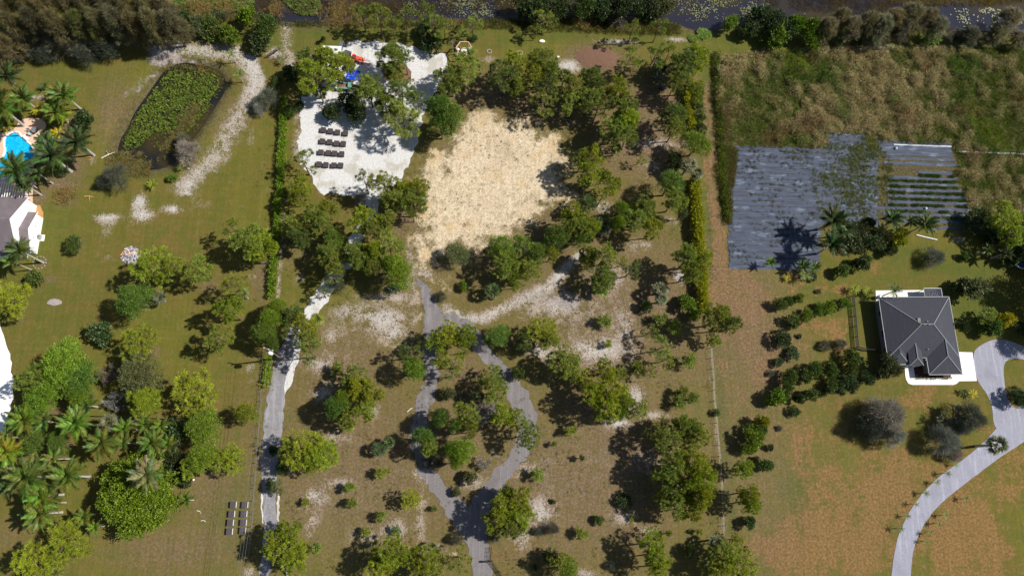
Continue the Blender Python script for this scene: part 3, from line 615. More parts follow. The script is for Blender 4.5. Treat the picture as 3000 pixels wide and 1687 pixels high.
def wispy_proto(seed, R=3.0, H=12.0, n=260, per=30, L=.75, W=.055, zc=.35, droop=.25, cone=True, shrub=False):
    rng = np.random.default_rng(seed); lf = Leafs(); limbs = []
    ang = rng.random(n) * 6.28; f = rng.random(n) ** .8
    prof = np.sqrt(1 - f * .96) * (.78 + .28 * np.sin(ang * 3 + seed) * np.sin(f * 9 + seed)) if cone else np.sqrt(np.clip(1 - f * f, 0, 1)) * (.70 + .22 * np.sin(ang * 3 + seed) + .14 * np.sin(ang * 5 + 2 * seed + f * 5) + .2 * rng.random(n))
    rr = R * prof * (.55 + .45 * rng.random(n) ** .5); z = H * (zc + (.98 - zc) * f)
    C = np.stack([np.cos(ang) * rr, np.sin(ang) * rr, z], 1); o = unit(np.stack([np.cos(ang), np.sin(ang), .35 + f], 1))
    tufts(lf, C, o, per, L, W, .22, rng, up=.25, rnd=.5, droop=droop, tj=.3)
    for q in C[::6]: limbs.append(((0, 0, q[2] * .8), tuple(q), .045))
    return woody('trunk', H, .2 if not shrub else .06, limbs[:40], BARK if not shrub else GREYWOOD), lf.mesh('crown')
def bare_proto(seed, R=3.4, H=5.5):
    rng = random.Random(seed); mb = MB()
    twigs = []
    def grow(p, d, L, r, lev):
        q = p + d * L; md = p + d * L * .5 + Vector((rng.uniform(-1, 1), rng.uniform(-1, 1), rng.uniform(-.5, 1))) * L * .08
        if lev <= 2: mb.tube([p, md, q], [r, r * .8, r * .6], 4 if lev else 6, cap=False)
        else: twigs.append((p, q, r))
        if lev >= 6: return
        for _ in range((7, 4, 3, 3, 4, 4)[lev]):
            nd_ = (d + Vector((rng.uniform(-1, 1), rng.uniform(-1, 1), rng.uniform(-.35, .55))) * (.85 if lev else .9)).normalized()
            grow(p.lerp(q, rng.uniform(.55, 1)), nd_, L * rng.uniform(.6, .82), r * .55, lev + 1)
    grow(Vector((0, 0, 0)), Vector((0, 0, 1)), H * .27, .17, 0)
    tr = mb.mesh('trunk', GREYWOOD)
    v = []
    rr = np.random.default_rng(seed)
    a = np.array([t[0] for t in twigs]); b = np.array([t[1] for t in twigs])
    ext = np.percentile(np.hypot(b[:, 0], b[:, 1]), 97); s = R / ext
    d = b - a; L = np.linalg.norm(d, axis=1); side = unit(np.cross(unit(d), unit(rr.normal(size=d.shape)))) * .022
    v = np.stack([a - side, a + side, b + side * .5, b - side * .5], 1); me = mesh_arrays('twigs', v, 4, LEAF, rr.random(len(v)), rr.random(len(v)) * .2)
    for mesh in (tr, me): mesh.transform(Matrix.Diagonal((s, s, 1, 1)))
    return tr, me
def frond_mesh(seed, L=2.7, nl=20, wl=.62, arch=.9, lw=.12):
    rng = np.random.default_rng(seed); mb = Leafs()
    t = np.linspace(0, 1, 12); x = L * (t * .92); z = .55 * L * (t * .9 - arch * t ** 2)
    ax = np.stack([x, np.zeros(12), z], 1)
    v = []
    for i in range(11):                                    # midrib
        w = .045 * (1 - t[i] * .8); a, b = ax[i], ax[i + 1]
        v.append([a + [0, w, .01], a + [0, -w, .01], b]);
    mb.add(np.array(v), np.full(len(v), .75), np.full(len(v), .6))
    tt = np.repeat(np.linspace(.12, .99, nl), 2); sg = np.tile([1, -1], nl)
    b = np.stack([np.interp(tt, t, ax[:, 0]), np.zeros(nl * 2), np.interp(tt, t, ax[:, 2])], 1)
    ll = wl * np.sin(np.clip(tt * 1.05 + .12, 0, 1) * 3.0) ** .6 * (.85 + .3 * rng.random(nl * 2)) + .12
    d = np.stack([np.full(nl * 2, .75) + .5 * tt, sg * 1.0, -.25 - .35 * rng.random(nl * 2)], 1)
    d = unit(d); sd = np.stack([np.full(nl * 2, lw / 2), np.zeros(nl * 2), .35 * lw * (rng.random(nl * 2) - .5)], 1)
    v = np.stack([b - sd, b + sd, b + d * ll[:, None]], 1)
    mb.add(v, .5 + rng.normal(size=nl * 2) * .14, rng.random(nl * 2) * .4)
    return mb.mesh('frond')
FR = [frond_mesh(s, nl=25, wl=.72, lw=.19, arch=a) for s, a in ((1, .75), (2, .95), (3, 1.2), (4, 1.45))]
def merged_palm(seed, nf=12, L=1.0, arch=(.7, 1.3), wl=.32, lw=.09, nl=9, H=1.6):
    rng = random.Random(seed); V = []; Tt = []; Hh = []
    for i in range(nf):
        me = frond_mesh(seed * 31 + i, L, nl, wl, rng.uniform(*arch), lw); n = len(me.vertices)
        co = np.zeros(n * 3, np.float32); me.vertices.foreach_get('co', co); co = co.reshape(-1, 3)
        ti = np.zeros(n, np.float32); me.attributes['tint'].data.foreach_get('value', ti); hu = np.zeros(n, np.float32); me.attributes['hue'].data.foreach_get('value', hu)
        el = rng.uniform(-.15, .85); a = i * 2.4 + rng.uniform(-.25, .25)
        R = Matrix.Rotation(a, 3, 'Z') @ Matrix.Rotation(-el, 3, 'Y'); co = co @ np.array(R).T + [0, 0, H]
        V.append(co.reshape(-1, 3, 3)); Tt.append(ti[::3]); Hh.append(hu[::3]); bpy.data.meshes.remove(me)
    mb = MB().tube([(0, 0, -.1), (0, 0, H * .5), (0, 0, H)], [.10, .07, .06], 6)
    return mb.mesh('trunk', PALMBARK), mesh_arrays('crown', np.concatenate(V), 3, LEAF, np.concatenate(Tt), np.concatenate(Hh))
def fan_proto(seed, R=1.6, H=4.0, nf=30):
    rng = np.random.default_rng(seed); lf = Leafs()
    for i in range(nf):
        a = i * 2.4; el = rng.uniform(-.5, 1.2); d = np.array([math.cos(a) * math.cos(el), math.sin(a) * math.cos(el), math.sin(el)])
        c = np.array([0, 0, H]) + d * R * .42; n = 15
        s = unit(np.cross(d, [0, 0, 1]) + 1e-6); u = np.cross(s, d); th = np.linspace(-1.25, 1.25, n)
        dd = d[None] * np.cos(th)[:, None] + (s * .9 + u * rng.uniform(-.3, .3))[None] * np.sin(th)[:, None]; dd[:, 2] -= .12
        t0 = .5 + rng.normal() * .2
        lf.add(*blades(np.repeat(c[None], n, 0), dd, R * .58 * (.8 + .2 * rng.random(n)), .17, rng, np.full(n, t0) + rng.normal(size=n) * .06, np.full(n, rng.random() * .5), 4) if False else blades(np.repeat(c[None], n, 0), dd, R * .58 * (.8 + .2 * rng.random(n)), .19, rng, np.full(n, t0), np.full(n, rng.random() * .5)))
        pet = blades(np.array([[0, 0, H]]), d[None], R * .42, .05, rng, np.array([.6]), np.array([.5])); lf.add(*pet)
    mb = MB().tube([(0, 0, -.1), (0, 0, H * .5), (0, 0, H)], [.2, .17, .18], 8)
    return mb.mesh('trunk', PALMBARK), lf.mesh('crown')
def rosette_proto(seed, R=1.8, n=46):                      # silvery sword leaves
    rng = np.random.default_rng(seed); lf = Leafs(4); a = rng.random(n) * 6.28; el = rng.uniform(.05, 1.2, n)
    d = np.stack([np.cos(a) * np.cos(el), np.sin(a) * np.cos(el), np.sin(el)], 1)
    lf.add(*blades(np.zeros((n, 3)) + [0, 0, .5], d, R * (.75 + .3 * rng.random(n)), .26, rng, .5 + rng.normal(size=n) * .2, rng.random(n) * .2, 4, droop=.15))
    return MB().tube([(0, 0, -.1), (0, 0, .6)], [.16, .12], 7).mesh('trunk', PALMBARK), lf.mesh('crown')

PR = {
    'P': [pine_proto(11), pine_proto(12, 13, 1.1, dens=19, needles=30, lop=.12), pine_proto(13, 9, 1.3, lop=.2), pine_proto(14, 13, .95, dens=17, needles=28, low=.55), pine_proto(15, 10, 1.15, lop=.25, low=.58), pine_proto(16, 14, 1.15, low=.48), pine_proto(17, 16, .85, dens=17, needles=28, low=.5), pine_proto(18, 12, 1.0, dens=18, lop=.35, low=.52), pine_proto(19, 9, 1.2, lop=.15, low=.6), pine_proto(20, 18, .85, low=.45)],
    'p': [pine_proto(21, 6, .8, dens=17, needles=26, lop=.2), pine_proto(22, 7, .75, dens=16, needles=26, lop=.35), pine_proto(23, 8, .7, dens=15, needles=24, low=.55)],
    'N': [pine_proto(31, 5, .42, 1.15, 3.6, 12, 22, low=.45), pine_proto(32, 6, .38, 1.1, 3.4, 10, 20, low=.42)],
    'O': [dome_proto(41, 3.4, 9.5, 520, 16, (.22, .10), 22, zc=.58), dome_proto(42, 3.4, 9.5, 560, 13, (.22, .10), 22, zc=.55)],
    'B': [dome_proto(51, 7.6, 9.5, 2300, 120, (.36, .20), 14, ls=(.10, .06), zc=.42, trunk=.45, spread=.24)],
    'F': [dome_proto(61, 1.8, 3.0, 190, 9, (.24, .15), 15, zc=.4, shrub=True, spread=.14), dome_proto(62, 1.8, 3.0, 200, 11, (.20, .13), 18, zc=.38, shrub=True, spread=.14), dome_proto(63, 1.8, 3.0, 150, 8, (.30, .19), 13, zc=.42, shrub=True, spread=.16)],
    'A': [wispy_proto(71), wispy_proto(72, n=240), wispy_proto(73, n=280, L=.65)],
    'W': [wispy_proto(81, 2.2, 3.4, 200, 26, .5, .035, .2, .08, False, True), wispy_proto(82, 2.2, 3.4, 220, 24, .55, .035, .2, .1, False, True)],
    'D': [bare_proto(91), bare_proto(92)],
    'S': [fan_proto(101), fan_proto(102, nf=26)],
    'Y': [merged_palm(111, 16, 1.9, (.5, 1.2), .5, .13, 13, 1.6), merged_palm(112, 14, 1.8, (.6, 1.3), .45, .13, 12, 1.4)],
    'Q': [merged_palm(121, 9, 1.0, (.8, 1.5), .30, .10, 8, 1.7), merged_palm(122, 8, .95, (.8, 1.4), .28, .10, 8, 1.9)],
    'R': [rosette_proto(131)],
}
# code: base radius, base height, crown-centre share of height
PINFO = {'P': (3.2, 10.5, .74), 'p': (3.2, 10.5, .72), 'N': (1.15, 3.6, .75), 'O': (3.4, 9.5, .68), 'B': (7.6, 9.5, .65), 'F': (1.8, 3.0, .55), 'A': (3.0, 12.0, .68),
         'W': (2.2, 3.4, .5), 'D': (3.4, 5.5, .6), 'S': (1.6, 4.6, .9), 'Y': (1.8, 2.6, .7), 'Q': (1.0, 2.0, .9), 'R': (1.8, 1.4, .5), 'K': (2.8, 7.0, 1.0)}
NAMES = {'P': ('pine_tree', 'pine tree', 'tree', 'crown'), 'p': ('pine_tree', 'thin-crowned pine tree', 'tree', 'crown'), 'N': ('pine_sapling', 'pine sapling', 'sapling', 'crown'), 'O': ('shade_tree', 'round dense tree', 'tree', 'crown'),
         'B': ('ficus_tree', 'broad leafy tree', 'tree', 'crown'), 'F': ('leafy_bush', 'leafy bush', 'bush', 'foliage'), 'A': ('casuarina_tree', 'feathery tree', 'tree', 'crown'), 'W': ('feathery_bush', 'feathery bush', 'bush', 'foliage'),
         'D': ('bare_tree', 'leafless tree', 'tree', 'twigs'), 'S': ('fan_palm', 'fan palm', 'palm', 'crown'), 'Y': ('bushy_palm', 'bushy palm', 'palm', 'crown'), 'Q': ('young_palm', 'young palm', 'palm', 'crown'), 'R': ('spiky_plant', 'silvery spiky plant', 'plant', 'leaf_rosette'), 'K': ('palm_tree', 'feather palm', 'palm', 'frond')}
TINT = {'P': {'m': (.135, .170, .024), 'b': (.165, .200, .013), 'd': (.085, .120, .024), 'g': (.088, .128, .036), 'y': (.155, .195, .010)},
        'O': {'m': (.078, .130, .018), 'b': (.112, .175, .012), 'd': (.060, .095, .020), 'g': (.09, .11, .04), 'y': (.145, .18, .012)},
        'B': {'m': (.110, .185, .010), 'y': (.2, .2, .01)},
        'F': {'m': (.075, .115, .022), 'b': (.115, .185, .014), 'd': (.042, .068, .020), 'g': (.085, .10, .040), 'y': (.27, .27, .010)},
        'A': {'m': (.150, .132, .058), 'g': (.135, .130, .070), 'b': (.130, .140, .038), 'd': (.095, .090, .048)},
        'W': {'m': (.145, .160, .115), 'd': (.095, .110, .085), 'g': (.27, .265, .24)},
        'D': {'m': (.24, .225, .215), 'g': (.27, .265, .26), 'd': (.13, .115, .095), 'b': (.19, .19, .13)},
        'S': {'m': (.125, .155, .045), 'b': (.16, .21, .03), 'd': (.075, .11, .035), 'g': (.15, .17, .10)},
        'Y': {'m': (.13, .18, .02), 'y': (.42, .36, .010), 'b': (.22, .27, .015), 'd': (.06, .10, .02)},
        'Q': {'m': (.12, .155, .03), 'd': (.07, .10, .03)},
        'R': {'m': (.20, .26, .21), 'd': (.14, .19, .15)},
        'K': {'m': (.110, .155, .024), 'b': (.115, .175, .018), 'd': (.060, .095, .025), 'y': (.18, .20, .02), 'g': (.17, .18, .07)}}
for a, b in (('p', 'P'), ('N', 'P')): TINT[a] = TINT[b]
CWORD = {'m': 'green', 'b': 'bright green', 'd': 'dark green', 'g': 'greyish green', 'y': 'yellow-green'}
CW2 = {'A': {'m': 'olive-brown', 'g': 'grey-brown', 'b': 'olive green', 'd': 'dark brown'}, 'W': {'m': 'grey-green', 'd': 'dark grey-green', 'g': 'silver-grey'},
       'D': {'m': 'brownish', 'g': 'pale grey', 'd': 'dark brown', 'b': 'olive-grey'}, 'R': {'m': 'pale', 'd': 'dull'}, 'Y': {'y': 'yellow', 'b': 'yellow-green', 'm': 'green', 'd': 'dark green'}}

# survey: "tile" lines, then  code+colour x y radius [height]
SURVEY = """
@0 0
Am 30 60 120; Am 190 40 120; Am 360 60 130; Ag 520 40 120; Am 660 60 120; Ag 800 40 120; Am 950 60 130; Am 1110 50 120; Ag 1240 70 110; Am 90 200 120; Ad 260 170 120; Am 420 190 120; Ab 600 180 110; Am 740 170 110; Ag 880 160 120; Am 1010 190 110; Am 1150 180 120; Ag 1290 180 110; Am 30 330 110 10; Ab 740 260 90 8; Ag 960 230 90 8; Am 1110 250 90 8; Ag 1230 250 90 7; Am 1380 220 90 7
Wm 250 310 130 5; Wm 430 330 130 5; Wm 600 320 140 5; Wd 820 350 110 5; Wd 360 400 90 4; Wd 640 420 90 4; Wd 140 410 70 3
Fg 1480 190 90 4; Fm 1600 200 100 4; Fb 1740 250 90 5; Fb 1890 120 90 6; Fd 1370 140 70 4; Fm 1290 120 70 4; Fg 1650 130 70 3
Kd 55 590 120 8; Km 175 740 110 6; Km 30 830 140 8; Km 500 720 115 7; Kb 430 850 100 5; Kd 590 1070 130 7.5; Kd 400 1190 150 8; Kd 360 1080 90 6; Kd 120 1290 140 8; Kd 290 1310 80 6; Kb 50 950 60 5; Kd 200 1400 90 6
Yy 290 830 70; Yb 420 860 90; Yb 400 710 65; Yy 40 960 60; Yy 440 1010 65; Yb 480 880 70; Yy 45 710 45; Yd 330 650 50; Yb 370 1060 80; Fd 630 890 85 4; Qm 1750 415 50 3.2; Qm 1805 565 50 3.2; Yb 1150 1395 45; Fb 1300 1350 42 1.6; Fm 470 1250 60 3
Wm 880 1340 105 4.2; Wd 790 1380 60 3; Wg 1420 1150 110 4; Wm 1390 1060 60 3; Qm 10 720 60 3; Qm 1360 1270 30 1.2
@0 1
Kd 160 450 105 7; Km 90 520 70 6; Fm 540 395 78 3.2; Fm 285 660 80 3.2; Py 60 820 140 7; Fb 285 510 22 .8
Pb 1180 570 145 10; Pm 1500 600 100 8.5; Om 1010 800 135 10; pm 1780 690 110 10; Pb 1730 900 100 10; Pm 1640 1100 95 9; Pm 1870 370 130 10; pm 1740 260 80 9; Fd 730 1060 105 3.6; Pb 1050 1130 135 8; Ob 470 1310 190 10; Om 620 1400 140 9; Pm 220 1390 110 9; Og 1040 1370 190 9; Sg 1200 800 70 3; Dd 820 1370 90 5; Sm 1830 770 60 4; Pm 1320 560 70 9
@0 2
Ob 330 90 150 9; Ob 600 60 110 8; Pb 1080 130 120 8; Py 1470 80 150 8; Kd 660 160 90 3.5; Dm 860 130 90 4
Kb 190 270 125 6; Km 340 280 90 5; Kb 590 290 130 7; Sg 820 290 85 6; Ky 80 520 130 6; Km 770 440 125 7; Kb 950 330 90 5; Kb 1100 310 85 5; Kb 1220 320 80 5; Km 1150 450 105 6; Kb 1260 450 80 5; Om 260 430 110 7; Om 450 440 100 7; Km 220 700 165 7; Km 520 700 140 7; Kb 330 840 130 6; Km 320 980 125 6; Kb 630 990 85 4; Kb 200 980 60 3; Kg 1110 690 135 10.5; Kb 720 1080 60 3; Km 400 560 90 6; Km 60 400 80 5; Km 930 440 90 6; Kd 400 900 80 4
Bm 1010 830 350 9; Kb 1410 880 70 3; Fd 1330 380 110 4; Fd 1340 570 100 4; Fd 1370 710 70 3; Fd 1240 540 80 3.5; Qm 60 640 80 3; Kd 60 780 80 5
Ob 1540 320 140 8; Ob 1530 560 125 8; Py 1740 560 110 7; Oy 1860 210 92 7; Py 520 1180 165 8; Py 240 1350 150 8; Pm 380 1440 100 7; Pb 1440 640 80 6
@1 0
Fm 60 200 100 6; Fd 10 310 90 4; pm 800 110 80 8; Pm 930 120 85 9; pm 1125 120 70 9; pm 1265 80 75 10; pm 1350 190 90 8; pm 1425 190 75 7; pm 1640 180 85 6; Fd 1350 320 95 4; Fm 515 300 24 2.2; Fd 1640 290 30 1.2; Fd 1270 230 60 3; pm 1030 190 70 8
Pm 1020 420 115 9; pm 1130 450 70 8; Pm 1040 560 70 6; Pb 560 430 100 10; Pb 620 500 110 10; Pb 705 500 50 8; Pb 460 580 140 11; Pd 350 480 95 9; Sm 480 690 70 5; Sm 620 570 50 4; Pm 850 670 95 10; Pd 790 720 90 8; Fd 680 770 100 5; Fd 780 850 85 5; Fd 600 830 85 4; Pg 1090 700 110 10; pm 1220 740 65 9; Pm 1110 880 130 10; Pm 970 780 85 8; pm 900 620 60 7; Pm 1560 520 120 10; Pm 1450 580 110 9; Sm 1490 660 65 4; Om 1380 800 110 11; Om 1470 880 125 11; Om 1400 930 110 10; Pd 1880 560 110 10; Fm 150 620 50 2.5; Wm 90 750 95 3.5; Wg 30 820 60 2.5; pm 360 1230 100 8; Pb 350 1400 75 6; pm 270 1430 60 6; p0 820 1370 80 9; Pm 970 1400 100 9; Pb 1230 1420 75 9; Pb 1110 1430 70 9; Fm 250 830 50 3; Fd 240 560 70 4; Qm 180 470 30 1; Wd 360 1150 20 .7; Fd 340 800 40 1.5
@1 1
Pb 320 20 70 8; Pb 540 130 65 8; Pm 430 180 85 9; Pm 480 240 90 9; Pm 280 260 90 8; Pd 330 340 85 8; Sb 430 320 50 4; Om 590 350 80 7; Pm 560 450 90 8; Pm 600 560 80 8; pm 570 640 70 8; Pb 800 210 105 10; Pm 890 280 85 10; Pm 970 220 65 9; Pm 1000 400 115 9; Pm 760 480 105 9; Pb 880 450 75 9; Pm 870 560 70 8; Ob 1080 590 130 10; Ob 1040 540 90 9; Rm 1090 710 75 2.2; Rm 1030 740 50 1.6; Wg 790 60 50 2.5; Pm 1050 40 105 9; Pm 1190 80 100 10; pm 1180 150 60 8; Wd 610 700 70 3; p0 500 760 60 5; Sb 455 960 65 3.6; Pd 270 930 75 8; Pb 350 1010 85 9; Pm 390 1110 80 9; pm 400 1200 100 9; pd 240 1040 60 8; Og 1520 470 95 5; Fb 1572 710 42 2.2; Sd 1790 740 80 4; Wd 1400 790 45 2; Ob 1860 420 110 9; Pm 1870 570 100 9; Pb 1460 1060 95 9; Pb 1570 1090 80 9; Pb 1350 1130 70 8; pb 1570 1180 65 8; pb 1400 1260 80 8; pb 1500 1290 80 8; Om 1830 1090 95 6; pd 1170 1220 90 8; Ob 1190 1345 100 8; Pm 730 1400 95 8; Pm 1780 1400 90 6; Nm 620 1330 45; pg 1480 1370 60 6; Ob 100 960 110 9; Om 60 1060 100 9; Ob 150 870 80 8; Om 130 1120 60 8; Pb 30 390 115 9; Pb 130 410 45 8; Pb 20 470 55 8
@1 2
Pb 760 50 90 9; Pb 870 70 90 9; Om 610 170 100 9; Ob 660 110 70 9; Pb 820 200 85 8; Sb 700 320 55 3.6; Pm 690 250 70 8; Py 320 480 140 9; Py 470 520 110 9; Pb 400 600 80 8; Fd 210 640 60 2.6; p0 160 790 55 4; Nm 950 670 48 3; Sd 930 490 75 3; Sd 1000 440 60 3; Fd 150 500 50 2; Nm 700 780 42; Nb 370 890 28 2; Nm 720 895 38 3; Pb 1170 880 70 4.5; Nm 940 1000 36 3; Nm 820 1120 34 2.4; Ng 1060 1100 36 2; Py 250 1110 85 8; Py 230 1230 140 9; Pb 110 1200 85 8; Pb 310 1290 90 9; Sb 450 1240 55 3.6; pb 280 1370 90 8; Py 1000 1290 130 9; Pb 940 1370 100 8; Pb 1280 1340 105 9; Pm 1330 1420 90 8; pm 1530 1330 100 8; Pm 1800 40 90 8; Sm 1680 90 55 3; Om 1390 260 80 9; Pm 1590 250 95 10; Om 1500 310 75 9; Om 1260 400 90 8; Pm 1300 470 70 8; Ob 1470 490 70 9; Ob 1560 500 115 9; Ob 1510 590 65 8; Wd 1290 600 45 2; Pm 1620 350 60 9; Dg 1720 600 60 3.4; Fg 1630 700 68 3; Fg 1510 800 45 2; Pb 1870 240 80 9; Dg 1720 190 120 4; Fm 1880 800 60 6; Pb 1880 900 100 9; Pb 1840 1020 100 9; Pm 1930 1080 80 9; Wd 1800 1160 45 2; Wd 1510 1170 50 2.4; Rd 1560 90 50 1.6; Fg 1450 60 60 3; Fd 1570 560 50 2; Nd 1340 940 24 1.6; Sm 1330 1230 50 2.5; Wd 1390 600 30 1.2; Fg 130 760 60 3
@2 0
Fd 60 40 90 5; Fd 180 60 90 5; Fd 350 50 90 5; Fm 540 30 100 6; Fd 700 60 90 5; Fd 840 60 100 6; Fg 1050 30 120 6; Fd 950 90 80 5; Fg 1150 70 80 5; Fd 240 30 80 5; Fd 1900 150 100 5; Fb 1665 180 72 4; Fd 1830 220 75 4; Fd 1740 250 50 3; Fb 1440 270 60 .8; Fb 1380 300 40 .6; Dd 800 150 70 3
pm 240 150 75 7; pm 175 230 45 5; pm 310 170 45 5; Pm 225 460 110 10; Pb 190 530 90 9; Pm 290 540 70 9; Pb 30 500 90 9; Pm 40 640 70 7; Sm 400 570 65 5; Pd 260 650 85 9; pm 920 210 60 8; pm 1120 200 65 8; pm 880 450 85 9; pm 1080 420 100 10; pm 1190 400 70 10; Pd 590 570 85 10; Pd 640 630 70 9; Pm 440 660 95 9; Pb 800 680 95 10; Pm 600 740 100 9; Pm 450 770 90 8; pm 650 820 90 9; pm 240 760 110 8; Rm 1100 600 85 3.4; Rm 1130 670 60 2.4; Pd 1310 460 100 9; Pb 1400 420 90 9; Pm 1290 610 85 8; Pb 1390 690 70 8; pm 1230 640 60 8; Pm 860 810 90 10; Pb 870 900 105 10; Pm 780 960 110 10; Pm 880 1020 85 9; Sb 790 1120 55 4; Pb 620 1190 85 9; Pm 530 1210 80 8; Pb 590 1290 90 9; Sb 560 1380 60 4; Pb 690 1320 48 7; Pb 750 1400 75 7; Pd 1220 870 80 9; Pm 1240 960 80 9; pb 1310 850 50 6; Fm 1400 770 60 3; Fm 1410 870 60 3; Fm 1420 970 55 3; Ob 1400 1090 115 8; Sg 1340 1250 80 5; Sg 1400 1310 60 4; Fd 1210 1220 75 5; pb 970 1200 40 4; Om 1200 1390 110 9; Fm 1390 700 60 3; Pd 730 760 70 8; Fd 1100 500 60 4
@2 1
Pg 570 80 65 7; pb 680 30 80 8; Ob 815 130 62 9; Ob 810 230 62 9; Pm 1010 120 75 8; Pm 950 210 85 8; Pb 1070 280 75 8; Pm 1230 60 90 9; Og 1290 160 50 6; Pb 440 170 80 9; Pm 500 240 95 9; Pm 430 290 80 8; Om 320 320 95 9; Om 520 330 90 8; Pb 600 270 70 9; Sd 690 220 80 4; Sg 700 290 55 4; Pm 90 430 105 8; Om 190 460 85 8; Pb 290 470 60 7; Pm 130 590 85 8; Py 20 570 60 7; Py 20 680 55 7; Pm 580 460 70 7; Py 580 540 50 5; Pm 700 480 85 9; pm 830 530 50 5; Pm 690 640 90 8; Sb 680 730 75 3; Sg 1120 740 80 4; Sg 1130 810 60 3.5; Fd 1020 860 50 3; pd 900 590 70 7; Pm 1340 500 100 10; Pb 1440 520 80 10; Pm 1350 610 75 9; Fb 1345 850 78 3.6; Fb 1380 920 50 3; Pm 1560 950 100 11; Pm 1640 990 80 11; Py 1520 1120 50 4; Pb 230 1060 110 8; Pm 290 1120 80 8; Pd 100 1120 70 7; Pm 400 1290 100 8; Pm 450 1350 80 7; Pb 690 1350 80 8; Pb 560 1410 80 6; pm 1040 1060 60 5; pm 1130 1170 90 7; pm 1160 1260 75 6; Nm 1130 960 50 3; Nm 700 970 52 3; Nb 728 1148 28 2; Nm 950 1340 50 4; pm 1040 1340 60 5; Nm 1350 1275 48 3.6; Nm 820 1370 48 3; Nm 480 720 22 1.4; Nm 1240 1020 50 4; Fd 300 1090 30 1; Fm 30 1370 60 4
@2 2
Pb 20 260 75 8; Pm 130 380 90 8; Py 640 80 90 9; Py 760 60 110 10; Pb 730 180 105 10; Oy 840 130 75 9; Ob 830 210 60 8; Pm 930 190 75 8; Pb 50 880 100 9; Pb 60 1010 95 9; Pm 20 1090 70 8; Nm 445 350 40 3; Pm 1290 300 75 9; pm 1370 320 75 9; pm 1090 350 80 8; Pm 1180 400 95 9; Pm 1400 400 90 9; Pm 1330 450 70 8; pm 1150 280 40 5; Pm 1230 610 95 10; Pm 1160 680 90 9; Pb 1370 600 100 11; Pb 1450 710 90 11; Pb 1370 740 90 11; Pb 1400 840 95 11; Pm 1290 800 90 9; Pm 1200 800 80 9; Pb 1130 870 60 7; Pm 1240 920 95 9; Pb 1340 950 80 9; Py 1760 640 68 6; Py 1790 830 75 8; Py 1800 900 75 7; Pb 1700 1180 50 4; Fd 1790 1065 58 2.6; Py 1060 1220 95 8; Py 1090 1310 85 8; Py 1100 1400 80 8; Fd 310 1290 75 4; Pm 350 1330 75 7; Ob 420 1400 95 7; Fm 170 1385 26 1; Fd 1330 1255 50 3.4; Sg 1540 1190 65 4; Pm 1600 1290 90 7; Py 1720 1350 120 8; Pb 1610 1400 100 8; pm 1480 1350 80 6; Fm 1535 215 30 1.4; Fb 320 885 20 1; Fd 300 885 18 .8; Fm 665 1020 46 1.8; Wd 300 1090 55 2.4; Wd 200 1110 40 1.6; Nm 530 1130 45 2.6; Nm 1370 110 42 3; Nm 1260 140 46 3; Nm 1290 50 40 3.4; Nm 320 455 20 2; N0 530 555 22 2.6; Nm 200 680 48 3; Nb 1410 1110 22 2; pm 1070 1130 50 4; Nm 1190 1130 22 2.4; Nm 900 1015 22 1; Fd 840 890 60 2; Fm 1770 1230 10 .6; Nm 1490 800 50 3; Wd 750 1370 40 1.6
Fb 1810 400 90 4.4; Fb 1790 470 70 3.6; Fy 1890 270 60 4; Fm 1860 340 60 3; Fm 1915 600 62 2.8; Fd 1840 560 30 1.5
@3 0
Fd 60 180 110 6; Fb 60 260 100 5; Fd 170 240 100 5; Fb 210 200 80 6; Fb 330 220 90 6; Fb 330 300 70 4; Am 450 200 100 7; Am 560 130 90 7; Ag 640 200 110 7; Am 760 170 110 8; Ag 860 190 110 8; Am 960 150 110 8; Am 1080 120 120 9; Am 1200 140 110 8; Ag 1280 200 100 7; Fb 1230 270 75 3; Ad 1000 240 90 6; Fm 520 320 60 2.5; Fm 700 300 50 2; Ag 800 290 80 5; Dd 1420 250 80 4; Ad 1540 260 80 5; Fd 1450 310 60 2; Ag 1830 140 110 7; Am 1750 240 90 5; Ad 1900 290 90 4; Am 1650 280 70 3; Fd 400 280 70 3
@3 1
Kd 490 210 110 6; Kd 480 400 110 6; Kd 560 280 80 5; Km 265 570 60 2.6; Km 350 570 50 2.4; Km 10 540 45 2.4; Fg 640 340 100 4; Fd 790 380 90 4; Fg 720 290 70 4; Fy 985 330 85 5; Fg 900 350 60 4; Fd 760 250 50 4; Kd 940 220 80 5; Kd 1070 230 60 4; Kd 1190 240 90 6; Fm 570 585 65 3; Fd 720 520 70 3.6; Wd 1240 500 90 3; Fd 930 450 50 3; Fm 650 260 60 3; Py 1800 200 110 8; Py 1850 310 95 8; Km 1650 440 50 3; Fm 1480 480 38 2; Kd 1790 460 60 4; Fg 1560 190 110 4; Fg 1660 280 90 3; Fd 1880 400 60 4; Fd 1700 370 60 3; Fd 1840 480 60 4
